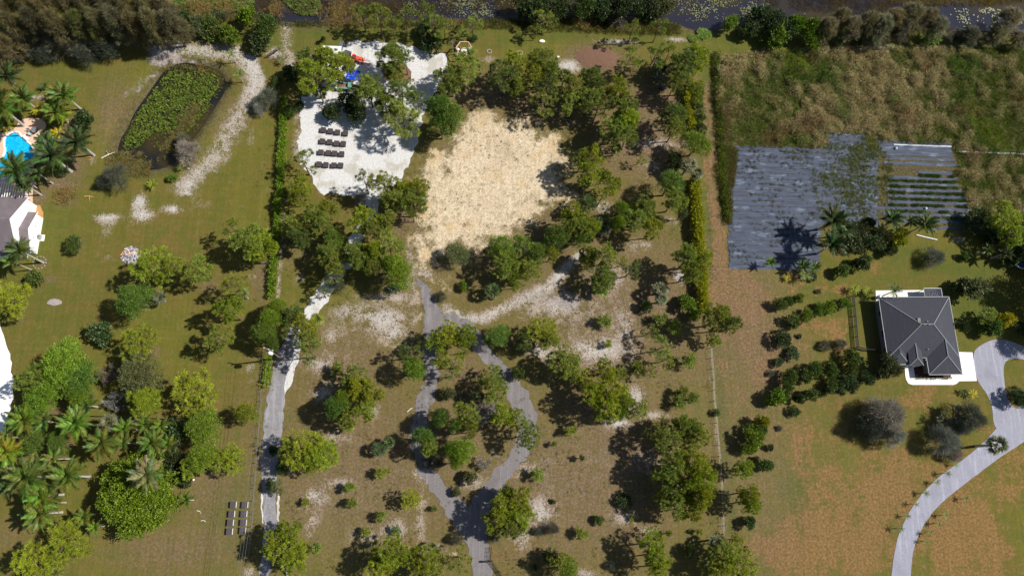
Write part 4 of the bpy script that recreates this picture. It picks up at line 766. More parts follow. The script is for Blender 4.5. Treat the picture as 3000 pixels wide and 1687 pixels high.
Yy 148 655 28; Qm 280 630 60 2; Fg 320 630 50 2; Wd 380 752 22 .8; Fm 95 840 58 3; Fb 235 795 48 2.6; Fm 170 810 40 2; Yb 655 735 52; Yb 760 755 50; Fb 378 885 50 2.4; Fb 465 860 56 2.6; Fb 575 850 56 2.6; Fb 285 925 58 2.6; Fm 175 965 62 2.8; Fd 95 1110 75 3; Fd 232 1085 22 .8; Wd 430 1165 48 1.6; Wd 548 1150 44 1.6; Fd 200 1235 60 1.8; Fd 75 1300 44 1.5; Qd 950 750 62 4.5; Fg 1580 720 110 5; Fd 1430 740 60 3; Fd 1450 1020 58 4; Pm 1680 950 60 4; Fy 1790 960 75 5; Fm 1700 1010 70 4.5; Fm 650 1250 75 4; Fm 620 1330 60 4; Fm 340 1330 75 4; Fm 270 1380 60 3.4; Fm 480 1330 72 4; Fm 180 1410 70 4; Fd 590 1420 80 3.6; Fg 900 1290 80 5; Fg 950 1360 70 5; Fg 870 1350 60 4; Fd 1900 1040 60 3; Fd 740 1420 60 3; Wd 20 1370 30 1
@3 2
Fb 60 80 80 4; Fm 130 40 70 4; Fm 330 70 62 3; Fd 240 100 40 3; Fm 490 20 60 3; Fd 420 60 30 1.5; Fd 640 10 60 3; Fb 240 210 22 1.2; Fd 190 210 45 1.6; Fd 10 475 32 1.6; Fb 15 620 36 2; Wd 85 335 26 .7
Wg 880 260 150 6; Wg 800 190 90 5; Wd 760 330 100 5; Wg 930 400 90 5; Wg 1320 430 115 5; Wg 1400 540 60 3; Wd 1500 260 115 5.5; Wd 1430 330 70 5; Dm 830 330 100 6; Db 1440 260 110 6; Sg 1730 460 88 6.5; Fd 1870 110 75 3.6; Yy 1545 75 38; Yd 1480 60 32
Qm 1350 675 32; Qm 1275 745 30; Qm 1192 822 32; Qm 1112 905 28; Qm 1050 997 27; Qm 997 1092 32; Qm 1415 610 24; Qm 1490 865 28; Qm 1340 992 30; Qm 1285 1052 28; Qm 1225 1125 30; Qm 1190 1190 26
@4 1
Od 90 260 130 9; Fd 160 480 150 5; Od 330 700 200 11; Od 420 900 220 11; Od 260 1100 130 8; Kd 60 420 80 5; Od 340 500 150 8
"""
LANDMARKS = [((45, 440), 'swimming pool'), ((500, 330), 'lily pond'), ((40, 650), 'white-walled house'), ((383, 745), 'heap of ash'), ((2680, 980), 'dark hip-roofed house'), ((1440, 530), 'bare tan circle'),
             ((980, 440), 'crates on white sand'), ((690, 1510), 'crates on the lawn'), ((785, 1027), 'utility pole'), ((1360, 141), 'hexagonal timber frame'), ((1048, 180), 'red tractor'), ((2230, 620), 'dark plastic beds'),
             ((2030, 700), 'yellow-green hedge'), ((827, 500), 'long clipped hedge'), ((1385, 1000), 'loop drive fork'), ((1400, 1290), 'loop drive centre'), ((1430, 1620), 'open gate'), ((2990, 1130), 'turning circle'),
             ((2760, 1400), 'curving pale drive'), ((1665, 880), 'grey ash patch'), ((2985, 777), 'white boat'), ((390, 1440), 'broad leafy tree'), ((1748, 172), 'mulch heap'), ((760, 1400), 'straight west lane'),
             ((2050, 260), 'dirt track'), ((2110, 1400), 'post and wire fence'), ((1150, 205), 'mulched island'), ((1035, 185), 'blue tarpaulin'), ((2900, 1540), 'picture\'s lower right corner'), ((2700, 60), 'open canal water'), ((300, 60), 'upper left woodland')]
LANDMARKS = [l for l in LANDMARKS if 'picture' not in l[1] and 'woodland' not in l[1]]

PLANTS = []
def parse():
    c = r = 0
    for line in SURVEY.strip().splitlines():
        if line.startswith('@'): c, r = map(int, line[1:].split()); continue
        for it in line.split(';'):
            w = it.split()
            if not w: continue
            code, colr = w[0][0], w[0][1]; zx, zy, rad = map(float, w[1:4]); h = float(w[4]) if len(w) > 4 else None
            px, py = N(c, r, zx, zy); PLANTS.append(dict(code=code, col=colr, px=px, py=py, rpx=rad / 2.577, h=h))
parse()
cnt = {}
for i, p in enumerate(PLANTS):
    code = p['code']; R0, H0, cz = PINFO[code]
    rg = random.Random(i * 7 + 3)
    H = (p['h'] * (.8 if code == 'K' and p['py'] < 590 and p['px'] < 400 else 1)) if p['h'] else (H0 * p['rpx'] * mpp(p['px'], p['py']) / R0)
    zc = H * cz; x, y, _ = G(p['px'], p['py'], zc); R = p['rpx'] * mpp(p['px'], p['py'], zc) * {'P': 1.07, 'p': 1.05, 'O': 1.03}.get(code, 1)
    cc = p['col'] if p['col'] != '0' else 'g'
    t = TINT[code].get(cc, TINT[code]['m']); j = rg.uniform(.80, 1.18); hj = rg.uniform(-.10, .12)
    j *= {'P': 1.5, 'p': 1.5, 'N': 1.5, 'O': 1.45, 'B': 1.3, 'K': 1.05, 'F': 1.15, 'S': 1.25, 'Q': 1.2, 'A': 1.05}.get(code, 1.0); p['tint'] = (t[0] * j * (1 + hj), t[1] * j, t[2] * j)
    p.update(x=x, y=y, R=R, H=H, c=cc, rg=rg); cnt[code] = cnt.get(code, 0) + 1
# each plant's wording: size within its kind, colour, kind, then its rank by distance in one direction from a landmark
for p in PLANTS:
    same = sorted(q['R'] for q in PLANTS if q['code'] == p['code']); n = len(same)
    p['size'] = '' if n < 6 else ('small ' if p['R'] < same[n // 3] * .999 else ('large ' if p['R'] > same[2 * n // 3] else 'medium-sized '))
    cw = CW2.get(p['code'], CWORD).get(p['c'], CWORD.get(p['c'], 'green'))
    if p['code'] == 'R': cw = CW2['R'].get(p['c'], 'pale')
    p['desc'] = (p['size'] + cw + ' ' + NAMES[p['code']][1])
DIRS = ['right of', 'below-right of', 'below', 'below-left of', 'left of', 'above-left of', 'above', 'above-right of']
def sect(p, l):
    return int(((math.degrees(math.atan2(p['py'] - l[1], p['px'] - l[0])) + 382.5) % 360) // 45)
keys = {}
for li, (l, nm) in enumerate(LANDMARKS):
    for i, p in enumerate(PLANTS):
        d = math.hypot(p['px'] - l[0], p['py'] - l[1])
        keys.setdefault((p['desc'], li, sect(p, l)), []).append((d, i))
best = {}
for (desc, li, s), lst in keys.items():
    lst.sort()
    for rk, (d, i) in enumerate(lst):
        score = rk * 260 + d + (0 if 25 < d else 200)
        if i not in best or score < best[i][0]: best[i] = (score, li, s, rk, len(lst))
ORD = ['nearest', 'second-nearest', 'third-nearest', 'fourth-nearest', 'fifth-nearest', 'sixth-nearest', 'seventh-nearest', 'eighth-nearest', 'ninth-nearest', 'tenth-nearest'] + ['further'] * 60
def plabel(i):
    _, li, s, rk, n = best[i]
    return f"{PLANTS[i]['desc']}, {ORD[rk]} {DIRS[s]} the {LANDMARKS[li][1]}"
def clearance(c):                                          # keeps leaf-litter under trees
    return 0
for i, p in enumerate(PLANTS):
    code = p['code']; nm, _, cat, crown = NAMES[code]; R0, H0, cz = PINFO[code]; rg = p['rg']
    gx = 'pines scattered over the lots' if code in 'Pp' else None
    gname = {'P': 'pines standing about the lots', 'p': 'pines standing about the lots', 'N': 'pine saplings in the grass', 'O': 'round dense trees', 'F': 'leafy bushes', 'A': 'feathery trees in the belts along the canal',
             'W': 'feathery grey bushes', 'D': 'leafless trees', 'S': 'fan palms', 'Y': 'bushy palms', 'Q': 'young palms', 'R': 'silvery spiky plants', 'K': 'feather palms'}.get(code)
    rz = rg.uniform(0, 6.28)
    o = thing(nm, plabel(i), cat, (p['x'], p['y'], 0), 0 if code == 'K' else rz, gname)
    if code == 'K':
        s = p['R'] / 2.35; lean = (rg.uniform(-.25, .25), rg.uniform(-.25, .25))
        mb = MB().tube([(0, 0, -.2), (0, 0, .15), (lean[0] * .3, lean[1] * .3, p['H'] * .5), (lean[0], lean[1], p['H'])], [.26 * s, .2 * s, .13 * s, .10 * s], 8)
        link('trunk', mb.mesh('trunk', PALMBARK), o)
        nf = 20 if p['R'] > 2.0 else 13
        for k_ in range(nf):
            el = [1.05, .8, .55, .3, .05][k_ * 5 // nf] + rg.uniform(-.1, .1)
            f = link('frond', FR[(k_ * 5 // nf + rg.randint(0, 1)) % 4 if k_ * 5 // nf else 0], o, (lean[0], lean[1], p['H']), 0, tuple(c_ * rg.uniform(.7, 1.25) for c_ in p['tint']))
            f.rotation_euler = (rg.uniform(-.25, .25), -el, k_ * 2.4 + rg.uniform(-.2, .2)); f.scale = (s, s, s)
    else:
        tr, cr = PR[code][rg.randrange(len(PR[code]))]
        sxy = p['R'] / R0; sz = p['H'] / H0
        sc = (sxy * rg.uniform(.92, 1.08), sxy * rg.uniform(.92, 1.08), sz)
        a = link('trunk', tr, o); b = link(crown, cr, o, color=p['tint'])
        a.scale = sc; b.scale = sc
        if code in 'PpO': o.rotation_euler = (rg.uniform(-.04, .04), rg.uniform(-.04, .04), rz)

# ------------------------------------------------------------------ hedges
def hedge(name, label, line, width, height, tint, per=230, leaf=(.26, .13), seed=1, k=4, gaps=.0):
    rng = np.random.default_rng(seed); pts = resample(line, .25, closed=False); lf = Leafs(k); Cs = []; Os = []
    o0 = np.array(pts[len(pts) // 2])
    for i, q in enumerate(pts):
        d = np.array(pts[min(i + 1, len(pts) - 1)]) - np.array(pts[max(i - 1, 0)]); d = d / np.linalg.norm(d); n_ = np.array([-d[1], d[0]])
        kk = int(width * height * 5)
        wv = 1 + .35 * fnoise(q[0], q[1], .35, seed); hv = 1 + .25 * fnoise(q[0], q[1], .5, seed + 3)
        for _ in range(kk):
            a = rng.uniform(-1.0, 1.0); h = height * hv * (1 - .35 * a * a) * (rng.random() ** .35)
            Cs.append([q[0] - o0[0] + n_[0] * a * width * wv / 2 + rng.normal() * .12, q[1] - o0[1] + n_[1] * a * width * wv / 2 + rng.normal() * .12, h]); Os.append([n_[0] * a, n_[1] * a, .6])
    tufts(lf, np.array(Cs), np.array(Os), per, leaf[0], leaf[1], .14, rng, up=.5, rnd=.9, k=k, hj=.7)
    o = thing(name, label, 'hedge', (o0[0], o0[1], 0))
    link('foliage', lf.mesh('foliage'), o, color=tint)
    mb = MB()
    for q in pts[::4]: mb.tube([(q[0] - o0[0], q[1] - o0[1], -.1), (q[0] - o0[0], q[1] - o0[1], height * .6)], .04, 5)
    link('stems', mb.mesh('stems', BARK), o)
hedge('hedge', 'long narrow clipped green hedge beside the shadowed west boundary', TL(1, 0, 222, 760, 212, 900, 205, 1100, 195, 1300, 188, 1449) + TL(1, 1, 180, 60, 172, 300, 150, 500, 130, 700, 125, 800), 1.15, 1.5, (.155, .26, .014), per=12, seed=3)
hedge('hedge', 'short green hedge on the left edge of the gravel lane below the utility pole', TL(1, 1, 100, 1250, 95, 1330, 88, 1449) + TL(1, 2, 82, 20), 1.1, 1.4, (.22, .33, .012), per=12, seed=4)
hedge('hedge', 'tall yellow-green hedge, longest lower stretch beside the dirt track', TL(2, 0, 1362, 1370, 1368, 1449) + TL(2, 1, 1375, 60, 1385, 250, 1395, 450, 1412, 640, 1425, 800, 1432, 920), 1.8, 2.4, (.30, .32, .012), per=12, leaf=(.40, .12), seed=5)
hedge('hedge', 'thin yellow-green hedge, short upper stretch among the pines beside the dirt track', TL(2, 0, 1310, 715, 1325, 820, 1345, 920, 1352, 1000), 1.2, 2.0, (.38, .40, .012), per=12, leaf=(.36, .11), seed=6)

# ------------------------------------------------------------------ ground cover that nobody could count
def scatter(poly, n, rng):
    a = np.array([p[:2] for p in poly]); lo, hi = a.min(0), a.max(0); out_ = np.zeros((0, 2))
    while len(out_) < n:
        q = lo + rng.random((n * 2, 2)) * (hi - lo); q = q[inside(q, [tuple(v) for v in a])]; out_ = np.concatenate([out_, q])
    return out_[:n]
def vnoise(q, s, seed=0.0): return np.array([fnoise(a, b, s, seed) for a, b in q])
def colored(name, v, cols, k=3, kind='stuff', trans=.2):
    me = mesh_arrays(name, v, k, STUFFM); at = me.attributes.new('shade', 'FLOAT_COLOR', 'POINT')
    at.data.foreach_set('color', np.repeat(np.concatenate([cols, np.ones((len(cols), 1))], 1).astype(np.float32), k, 0).ravel())
    return tag(link(name, me), kind=kind)
m, nt, out = new_mat('plant_mix')
at = nd(nt, 'ShaderNodeAttribute'); at.attribute_name = 'shade'
d = nd(nt, 'ShaderNodeBsdfDiffuse'); t = nd(nt, 'ShaderNodeBsdfTranslucent'); mx = nd(nt, 'ShaderNodeMixShader'); mx.inputs[0].default_value = .2
nt.links.new(at.outputs['Color'], d.inputs[0]); nt.links.new(at.outputs['Color'], t.inputs[0]); nt.links.new(d.outputs[0], mx.inputs[1]); nt.links.new(t.outputs[0], mx.inputs[2]); nt.links.new(mx.outputs[0], out.inputs[0])
STUFFM = m
def lerp(a, b, t): return np.array(a)[None] * (1 - t[:, None]) + np.array(b)[None] * t[:, None]
def clumps(name, Q, H, Rr, cols, per, L, W, seed, up=1.0, z0=0.0):
    rng = np.random.default_rng(seed); n = len(Q)
    b = np.repeat(np.concatenate([Q, np.full((n, 1), z0)], 1), per, 0); hh = np.repeat(H, per); rr = np.repeat(Rr, per)
    a = rng.random(n * per) * 6.28; rad = rr * np.sqrt(rng.random(n * per))
    b[:, 0] += np.cos(a) * rad; b[:, 1] += np.sin(a) * rad; b[:, 2] += hh * np.sqrt(np.clip(1 - (rad / np.maximum(rr, 1e-3)) ** 2, 0, 1)) * (.35 + .65 * rng.random(n * per)) 
    dr = np.stack([np.cos(a), np.sin(a), np.full(n * per, up)], 1) + rng.normal(size=(n * per, 3)) * .5
    v, _, _ = blades(b, dr, L * (.6 + .8 * rng.random(n * per)), W, rng, None, None, 3, .15)
    c = np.repeat(cols, per, 0) * (.65 + .7 * rng.random((n * per, 1))) * (1 + .16 * rng.normal(size=(n * per, 1)) * np.array([[1, -.4, .2]])).clip(.5, 1.6)
    return colored(name, v, c)
rng = np.random.default_rng(77)
Q = scatter(WILD, 11500, rng)
PLOT = TL(2, 0, 1640, 1110, 1934, 1110) + TL(3, 0, 430, 1110, 440, 1010, 740, 1000, 790, 1080, 1390, 1090, 1420, 1300) + TL(3, 1, 1500, 60, 1480, 240, 1240, 300, 1000, 200, 720, 230, 400, 200, 390, 570, 10, 560) + TL(2, 1, 1640, 560)
Q = Q[~inside(Q, [tuple(q[:2]) for q in PLOT])]
n1 = vnoise(Q, .045, 3); n2 = vnoise(Q, .16, 8); n3 = vnoise(Q, .42, 1); n4 = vnoise(Q, .08, 20)
tan_ = np.clip(.40 + n1 * 1.5 + n3 * .9 + n2 * .5 + (Q[:, 1] - 62) * .012, 0, 1)
col = lerp((.125, .160, .032), (.37, .305, .145), sstep(tan_, .38, 1.0))
gm = sstep(n4 + n2 * .5, .12, .42); col = col * (1 - gm[:, None]) + np.array([.085, .150, .022]) * gm[:, None]
bm_ = sstep(n2 - n1 * .6, .22, .5) * .7; col = col * (1 - bm_[:, None]) + np.array([.20, .125, .060]) * bm_[:, None]
lm = sstep(n4 - n1, .35, .6) * .7; col = col * (1 - lm[:, None]) + np.array([.19, .24, .025]) * lm[:, None]
hgt = (.15 + 1.5 * np.clip(.35 + n3 * 1.3 + n2 * .6, 0, 1.4)) * (.6 + sstep(tan_, .3, .8) * .7)
clumps('wild_grass', Q, hgt, .35 + .35 * rng.random(len(Q)), col, 30, .42, .075, 5)
# tall green edge of the wild plot along the dirt track
el = resample(TL(2, 0, 1545, 420, 1545, 700, 1575, 1000, 1580, 1300, 1600, 1449) + TL(2, 1, 1625, 200), .28, closed=False)
Q = np.array([q + rng.normal(size=2) * .35 for q in el for _ in range(2)]); n3 = vnoise(Q, .3, 4)
clumps('edge_grass', Q, 1.3 + .5 * n3, np.full(len(Q), .5), lerp((.062, .088, .018), (.12, .16, .02), np.clip(.5 + n3, 0, 1)), 40, .45, .08, 6)
# reeds and scrub on the canal bank and round the pond
BANK = [G(x, y) for x, y in ((520, 25), (700, 45), (850, 65), (1060, 60), (1300, 60), (1500, 55), (1760, 50), (1990, 70), (2000, 100), (1900, 105), (1700, 95), (1500, 85), (1250, 82), (1050, 78), (850, 78), (700, 62), (520, 52))]
Q = scatter(BANK, 1900, rng); n1 = vnoise(Q, .12, 5); n2 = vnoise(Q, .5, 6)
clumps('bank_reeds', Q, .35 + .35 * np.clip(n1 + .4, 0, 1), .3 + .2 * rng.random(len(Q)), lerp((.085, .085, .022), (.26, .19, .075), sstep(n1 + n2 * .4, -.1, .4)), 24, .4, .05, 7, z0=-.1)
Q = np.concatenate([np.array(T(0, 0, x, y)[:2]) + rng.normal(size=(nq, 2)) * s for x, y, nq, s in ((1020, 1250, 80, 1.3), (960, 1210, 50, 1.0), (1060, 1290, 40, .9), (860, 1200, 40, .8), (1330, 1080, 40, .8), (1290, 1110, 40, .8), (1400, 940, 40, .7), (1440, 880, 40, .7), (1490, 820, 30, .6), (1350, 1010, 40, .7), (1300, 500, 25, 1.2), (1500, 520, 25, 1.2), (490, 1640, 0, 1))])
clumps('pond_reeds', Q, np.full(len(Q), .7), np.full(len(Q), .3), lerp((.13, .13, .03), (.27, .21, .09), rng.random(len(Q))), 30, .55, .05, 8, z0=-.3)
Q = np.concatenate([np.array(T(c, r, x, y)[:2]) + rng.normal(size=(nq, 2)) * s for c, r, x, y, nq, s in ((2, 0, 565, 140, 130, 1.4), (1, 0, 640, 100, 160, 1.8), (0, 0, 1640, 100, 160, 2.2), (0, 0, 1500, 80, 80, 1.5), (0, 1, 490, 30, 60, .8), (1, 0, 150, 80, 50, .8))])
clumps('dry_grass_tufts', Q, np.full(len(Q), .8), np.full(len(Q), .5), lerp((.20, .15, .05), (.33, .23, .085), rng.random(len(Q))), 30, .5, .05, 9)
# floating leaves
def pads(name, Q, r, cols, seed, tilt=.25, z=-.36, zj=.12, k=6):
    rng = np.random.default_rng(seed); n = len(Q); a = np.linspace(0, 2 * np.pi, k + 1)[:k]
    rr = (r * (.6 + .7 * rng.random(n)))[:, None]; x = np.cos(a)[None] * rr; y = np.sin(a)[None] * rr * .85
    tx = rng.normal(size=n)[:, None] * tilt; ty = rng.normal(size=n)[:, None] * tilt
    v = np.stack([Q[:, :1] + x, Q[:, 1:] + y, z + zj * rng.random(n)[:, None] + x * tx + y * ty], -1)
    return colored(name, v, cols, k)
LP = smooth_poly(TL(0, 0, 1300, 520, 1480, 540, 1640, 560, 1655, 650, 1600, 720, 1560, 810, 1490, 920, 1390, 1020, 1250, 985, 1120, 1020, 1060, 1110, 930, 1120, 920, 1060, 1000, 960, 1040, 840, 1150, 700, 1210, 610), 1)
Q = scatter(LP, 11500, rng); nz = vnoise(Q, 1.5, 4) + rng.normal(size=len(Q)) * .12; Q = Q[nz > -.10]; t = rng.random(len(Q))
pads('water_lilies', Q, .125, lerp((.05, .085, .014), (.21, .26, .045), t ** 2.0), 9, .5, zj=.35)
Q = scatter(POND, 2600, rng); Q = Q[sdf(Q, [tuple(p) for p in POND]) > .5]; nz = vnoise(Q, .5, 9); Q = Q[(nz > -.05) & ((Q[:, 1] > G(450, 400)[1]) | (nz > .2))]
pads('floating_pads', Q, .15, lerp((.05, .06, .012), (.12, .13, .03), rng.random(len(Q))), 10, .15)
CB = [G(x, y) for x, y in ((510, -20), (510, 15), (640, 28), (740, 34), (745, -20))]
CB2 = [G(x, y) for x, y in ((820, -20), (830, 5), (870, 40), (920, 45), (945, 25), (930, -20))]
Q = np.concatenate([scatter(CB, 2600, rng), scatter(CB2, 800, rng)])
pads('canal_lilies', Q, .24, lerp((.065, .095, .022), (.14, .17, .045), rng.random(len(Q)) ** 1.4), 11, .35, zj=.3)
CB3 = [G(x, y) for x, y in ((1180, -10), (1170, 45), (1500, 50), (1980, 40), (2010, 60), (2200, 60), (2260, 10), (2260, -15))]
Q = scatter(CB3, 9000, rng); nz = vnoise(Q, .18, 9) + .5 * vnoise(Q, .9, 2) + rng.normal(size=len(Q)) * .3; Q = Q[nz > .22]
pads('small_floating_leaves', Q, .13, lerp((.13, .15, .06), (.30, .30, .16), rng.random(len(Q))), 12, .1)
CB4 = [G(x, y) for x, y in ((2770, 25), (2790, 75), (2900, 80), (3000, 70), (3000, 40), (2900, 20))]
Q = scatter(CB4, 900, rng); nz = vnoise(Q, .35, 9) + rng.normal(size=len(Q)) * .35; Q = Q[nz > .35]
pads('scattered_pads', Q, .17, lerp((.20, .22, .12), (.42, .42, .28), rng.random(len(Q))), 13, .1)
# drowned brown scrub and mats in the canal
CB5 = [G(x, y) for x, y in ((740, -40), (745, 40), (1500, 45), (2000, 40), (2300, 20), (2560, 50), (2700, 50), (2720, -5), (3000, 0), (3000, -40))]
Q = scatter(CB5, 7000, rng); n1 = vnoise(Q, .09, 15) + .5 * vnoise(Q, .4, 16); Q, n1 = Q[n1 > -.05], n1[n1 > -.05]
m = (Q[:, 0] > G(2740, 40)[0]) & (Q[:, 1] < G(2900, 8)[1]); Q, n1 = Q[~m], n1[~m]
m = (Q[:, 0] > G(2010, 60)[0]) & (Q[:, 0] < G(2230, 60)[0]); Q, n1 = Q[~m | (n1 > .3)], n1[~m | (n1 > .3)]
clumps('drowned_scrub', Q, np.full(len(Q), .45), .3 + .3 * rng.random(len(Q)), lerp((.055, .040, .016), (.135, .095, .045), rng.random(len(Q))), 16, .4, .035, 14, z0=-.4)
Q = scatter([G(x, y) for x, y in ((2600, 0), (2640, 14), (2900, 12), (3010, 0), (3010, -30), (2600, -30))], 500, rng)
clumps('canal_mat', Q, np.full(len(Q), .5), np.full(len(Q), .5), lerp((.17, .13, .03), (.24, .18, .04), rng.random(len(Q))), 30, .4, .05, 15, z0=-.3)
# low grass tufts and weeds over the lots
LOT = [G(x, y) for x, y in ((760, 250), (2080, 250), (2130, 1687), (730, 1687))]
Q = scatter(LOT, 6500, rng); n1 = vnoise(Q, .12, 33) + .6 * vnoise(Q, .5, 3); Q = Q[n1 > .12]; Q = Q[sdf(Q, [tuple(q[:2]) for q in YARD]) < -.5]
clumps('weeds', Q, np.full(len(Q), .26), .10 + .26 * rng.random(len(Q)) ** 2, lerp((.055, .08, .018), (.15, .15, .045), rng.random(len(Q))), 12, .24, .05, 16)
# ================================================================== PLASTIC-COVERED BEDS
m, nt, out = new_mat('bed_plastic')
a1 = noise(nt, 1.0, 5, 0.7, None, (.25, 5.0, 1)); a2 = noise(nt, .5, 4, .6, None, (.5, 1.4, 1)); a3 = noise(nt, 4.0, 3, .7)
c = mixc(nt, ramp(nt, a1, .3, .68), (0.036, 0.043, 0.064), (0.085, 0.100, 0.142)); c = mixc(nt, mth(nt, 'MULTIPLY', ramp(nt, a2, .54, .66), .7), c, (0.15, 0.19, 0.25))
c = mixc(nt, mth(nt, 'MULTIPLY', ramp(nt, a2, .3, .42), -.5), c, (0.08, 0.075, 0.07)); c = mixc(nt, mth(nt, 'MULTIPLY', ramp(nt, a3, .55, .75), .3), c, (0.10, 0.09, 0.085))
principled(nt, out, c, 0.75, 0.15, bump=a1, bstr=.5, bdist=.08)
PLAST = m
WPLAST = simple('pale_plastic', (0.62, 0.66, 0.70), .45, .4, var=.15)
def strip(parent, x0, x1, yc, w, seed, mat=PLAST, z=.05):
    rg = random.Random(seed); n = max(3, int((x1 - x0) / 1.3)); v = []; f = []
    for i in range(n + 1):
        x = x0 + (x1 - x0) * i / n; oy = rg.uniform(-.05, .05)
        for s_, zz in ((-.5, 0.015), (-.42, z), (0, z * 1.9 + rg.uniform(-.02, .02)), (.42, z), (.5, .015)):
            v.append((x, yc + s_ * w + oy + rg.uniform(-.02, .02), zz))
    for i in range(n):
        for j in range(4): a = i * 5 + j; f.append((a, a + 5, a + 6, a + 1))
    me = bpy.data.meshes.new('plastic_strip'); me.from_pydata(v, [], f); me.materials.append(mat); me.update()
    return link('plastic_strip', me, parent)
left_plot = link('plastic_covered_beds', None); left_plot['kind'] = 'structure'
yb, yt = G(2300, 783)[1], G(2300, 432)[1]; yy = yb; i = 0; STR = []
while yy < yt:
    py = 783 - (yy - yb) / (yt - yb) * 351
    xl = G(2137 if py > 640 else 2140, py)[0]; xr = G(2402 if py > 655 else 2572, py)[0]
    strip(left_plot, xl + random.uniform(-.3, .3), xr + random.uniform(-.3, .3), yy, 1.14, i); STR.append((xl, xr, yy)); yy += 1.2; i += 1
while yy < G(2470, 393)[1]:
    strip(left_plot, G(2424, 410)[0], G(2535, 410)[0], yy, 1.14, i); yy += 1.2; i += 1
right_plot = link('cropped_beds', None); right_plot['kind'] = 'structure'
CROP = []
rows = [(2574, 2786, 432, 2.6), (2578, 2790, 452, .9), (2590, 2800, 466, .7), (2590, 2805, 481, .8), (2690, 2790, 506, .8), (2598, 2806, 523, .8), (2598, 2806, 540, .8), (2598, 2822, 558, .8), (2600, 2828, 576, .9), (2600, 2832, 594, .85), (2572, 2842, 612, .9), (2586, 2845, 630, .8), (2610, 2820, 648, .8), (2735, 2825, 667, .6)]
for x0, x1, py, w in rows:
    yc = G(2700, py)[1]; strip(right_plot, G(x0, py)[0], G(x1, py)[0], yc, w, int(py))
    if 500 < py < 640: CROP.append((G(x0 + 4, py)[0], G(x1, py)[0], G(2700, py + 9)[1]))
strip(right_plot, G(2618, 427)[0], G(2786, 427)[0], G(2700, 427)[1], .32, 999, WPLAST, .12)
strip(right_plot, G(2800, 447)[0], G(3010, 449)[0], G(2900, 448)[1], .35, 998, WPLAST, .08)
rng = np.random.default_rng(5)
Q = np.array([[rng.uniform(a, b), y + rng.normal() * .10] for a, b, y in CROP for _ in range(150)]); n1 = vnoise(Q, .35, 3); Q, n1 = Q[n1 > -.22], n1[n1 > -.22]
clumps('crop_rows', Q, np.full(len(Q), .38), np.full(len(Q), .26), lerp((.045, .075, .015), (.11, .17, .02), np.clip(rng.random(len(Q)) * .8 + n1, 0, 1)), 22, .24, .08, 21)
# weeds that have grown through the plastic
Q = scatter([T(3, 0, 380, 1010)[:2]] + [q[:2] for q in TL(3, 0, 760, 1000, 850, 1100, 930, 1200, 960, 1449)] + [q[:2] for q in TL(3, 1, 900, 230, 400, 190, 340, 0)] + [q[:2] for q in TL(3, 0, 330, 1300, 60, 1120)], 9500, rng)
w_ = .5 + .5 * sstep(Q[:, 0], G(2380, 500)[0], G(2440, 500)[0]) ; n1 = .55 * vnoise(Q, .25, 12) + .45 * vnoise(Q * np.array([.3, 1.0]), .9, 4) + .35 * vnoise(Q, 2.2, 2) + rng.normal(size=len(Q)) * .38; keep = n1 > (.62 - .36 * (w_ - .5) * 2); Q = Q[keep]
clumps('bed_weeds', Q, np.full(len(Q), .2), .08 + .18 * rng.random(len(Q)) ** 1.5, lerp((.10, .13, .034), (.21, .23, .07), rng.random(len(Q))), 20, .3, .06, 22)
Q = scatter([q[:2] for q in TL(2, 0, 1640, 1110, 1934, 1110) + TL(3, 0, 330, 1110, 380, 1449) + TL(3, 1, 390, 560) + TL(2, 1, 1640, 560)], 3000, rng)
ys_ = np.array([s[2] for s in STR]); near = np.abs(Q[:, 1][:, None] - ys_[None] - .6).min(1); n1 = vnoise(Q, .3, 19) + .012 * (Q[:, 1] - G(2270, 620)[1]); n1 = n1 + rng.normal(size=len(Q)) * .25; keep = (near < .35) & (n1 > .12) | (n1 > .5); Q = Q[keep]
clumps('bed_weeds', Q, np.full(len(Q), .2), .10 + .16 * rng.random(len(Q)), lerp((.05, .065, .03), (.13, .12, .05), rng.random(len(Q))), 16, .24, .05, 23)
Q = scatter([q[:2] for q in TL(2, 0, 1600, 1100, 1700, 1120, 1690, 1250, 1660, 1449) + TL(2, 1, 1655, 240, 1600, 240, 1600, 0)] , 700, rng)
clumps('margin_weeds', Q, np.full(len(Q), .5), np.full(len(Q), .35), lerp((.075, .085, .02), (.19, .15, .05), rng.random(len(Q))), 26, .36, .06, 24)
BALL = simple('white_plastic', (.8, .8, .8), .4, .4, var=.02)
for (px, py, lab) in ((2623, 436, 'white round jug on the topmost plastic bed'), (2710, 612, 'white round jug between two crop rows')):
    mb = MB(); x, y, _ = G(px, py)
    mb.tube([(0, 0, .12), (0, 0, .2), (0, 0, .38), (0, 0, .52), (0, 0, .58)], [.16, .25, .26, .16, .06], 10)
    o = thing('water_jug', lab, 'jug', (x, y, 0)); link('jug_body', mb.mesh('jug_body', BALL), o); link('cap', MB().tube([(0, 0, .58), (0, 0, .64)], .06, 8).mesh('cap', STEEL), o)
# loose pale pipe and planks by the beds
tag(link('white_pipe', MB().tube([T(3, 1, 1120, 325, .12), T(3, 1, 1200, 345, .1), T(3, 1, 1278, 362, .1)], .11, 8).mesh('white_pipe', BALL)), 'white plastic pipe lying on grass below the crop rows', 'pipe')
for i, yy in enumerate((345, 358, 372)):
    a, b = T(3, 1, 1390, yy, .1), T(3, 1, 1490, yy + 3, .1)
    tag(link('timber_plank', MB().beam(a, b, .16, .08).mesh('timber_plank', GREYWOOD)), 'grey plank in the weeds right of the white pipe, ' + ('topmost of three', 'middle of three', 'lowest of three')[i], 'plank', 'grey planks in the weeds')

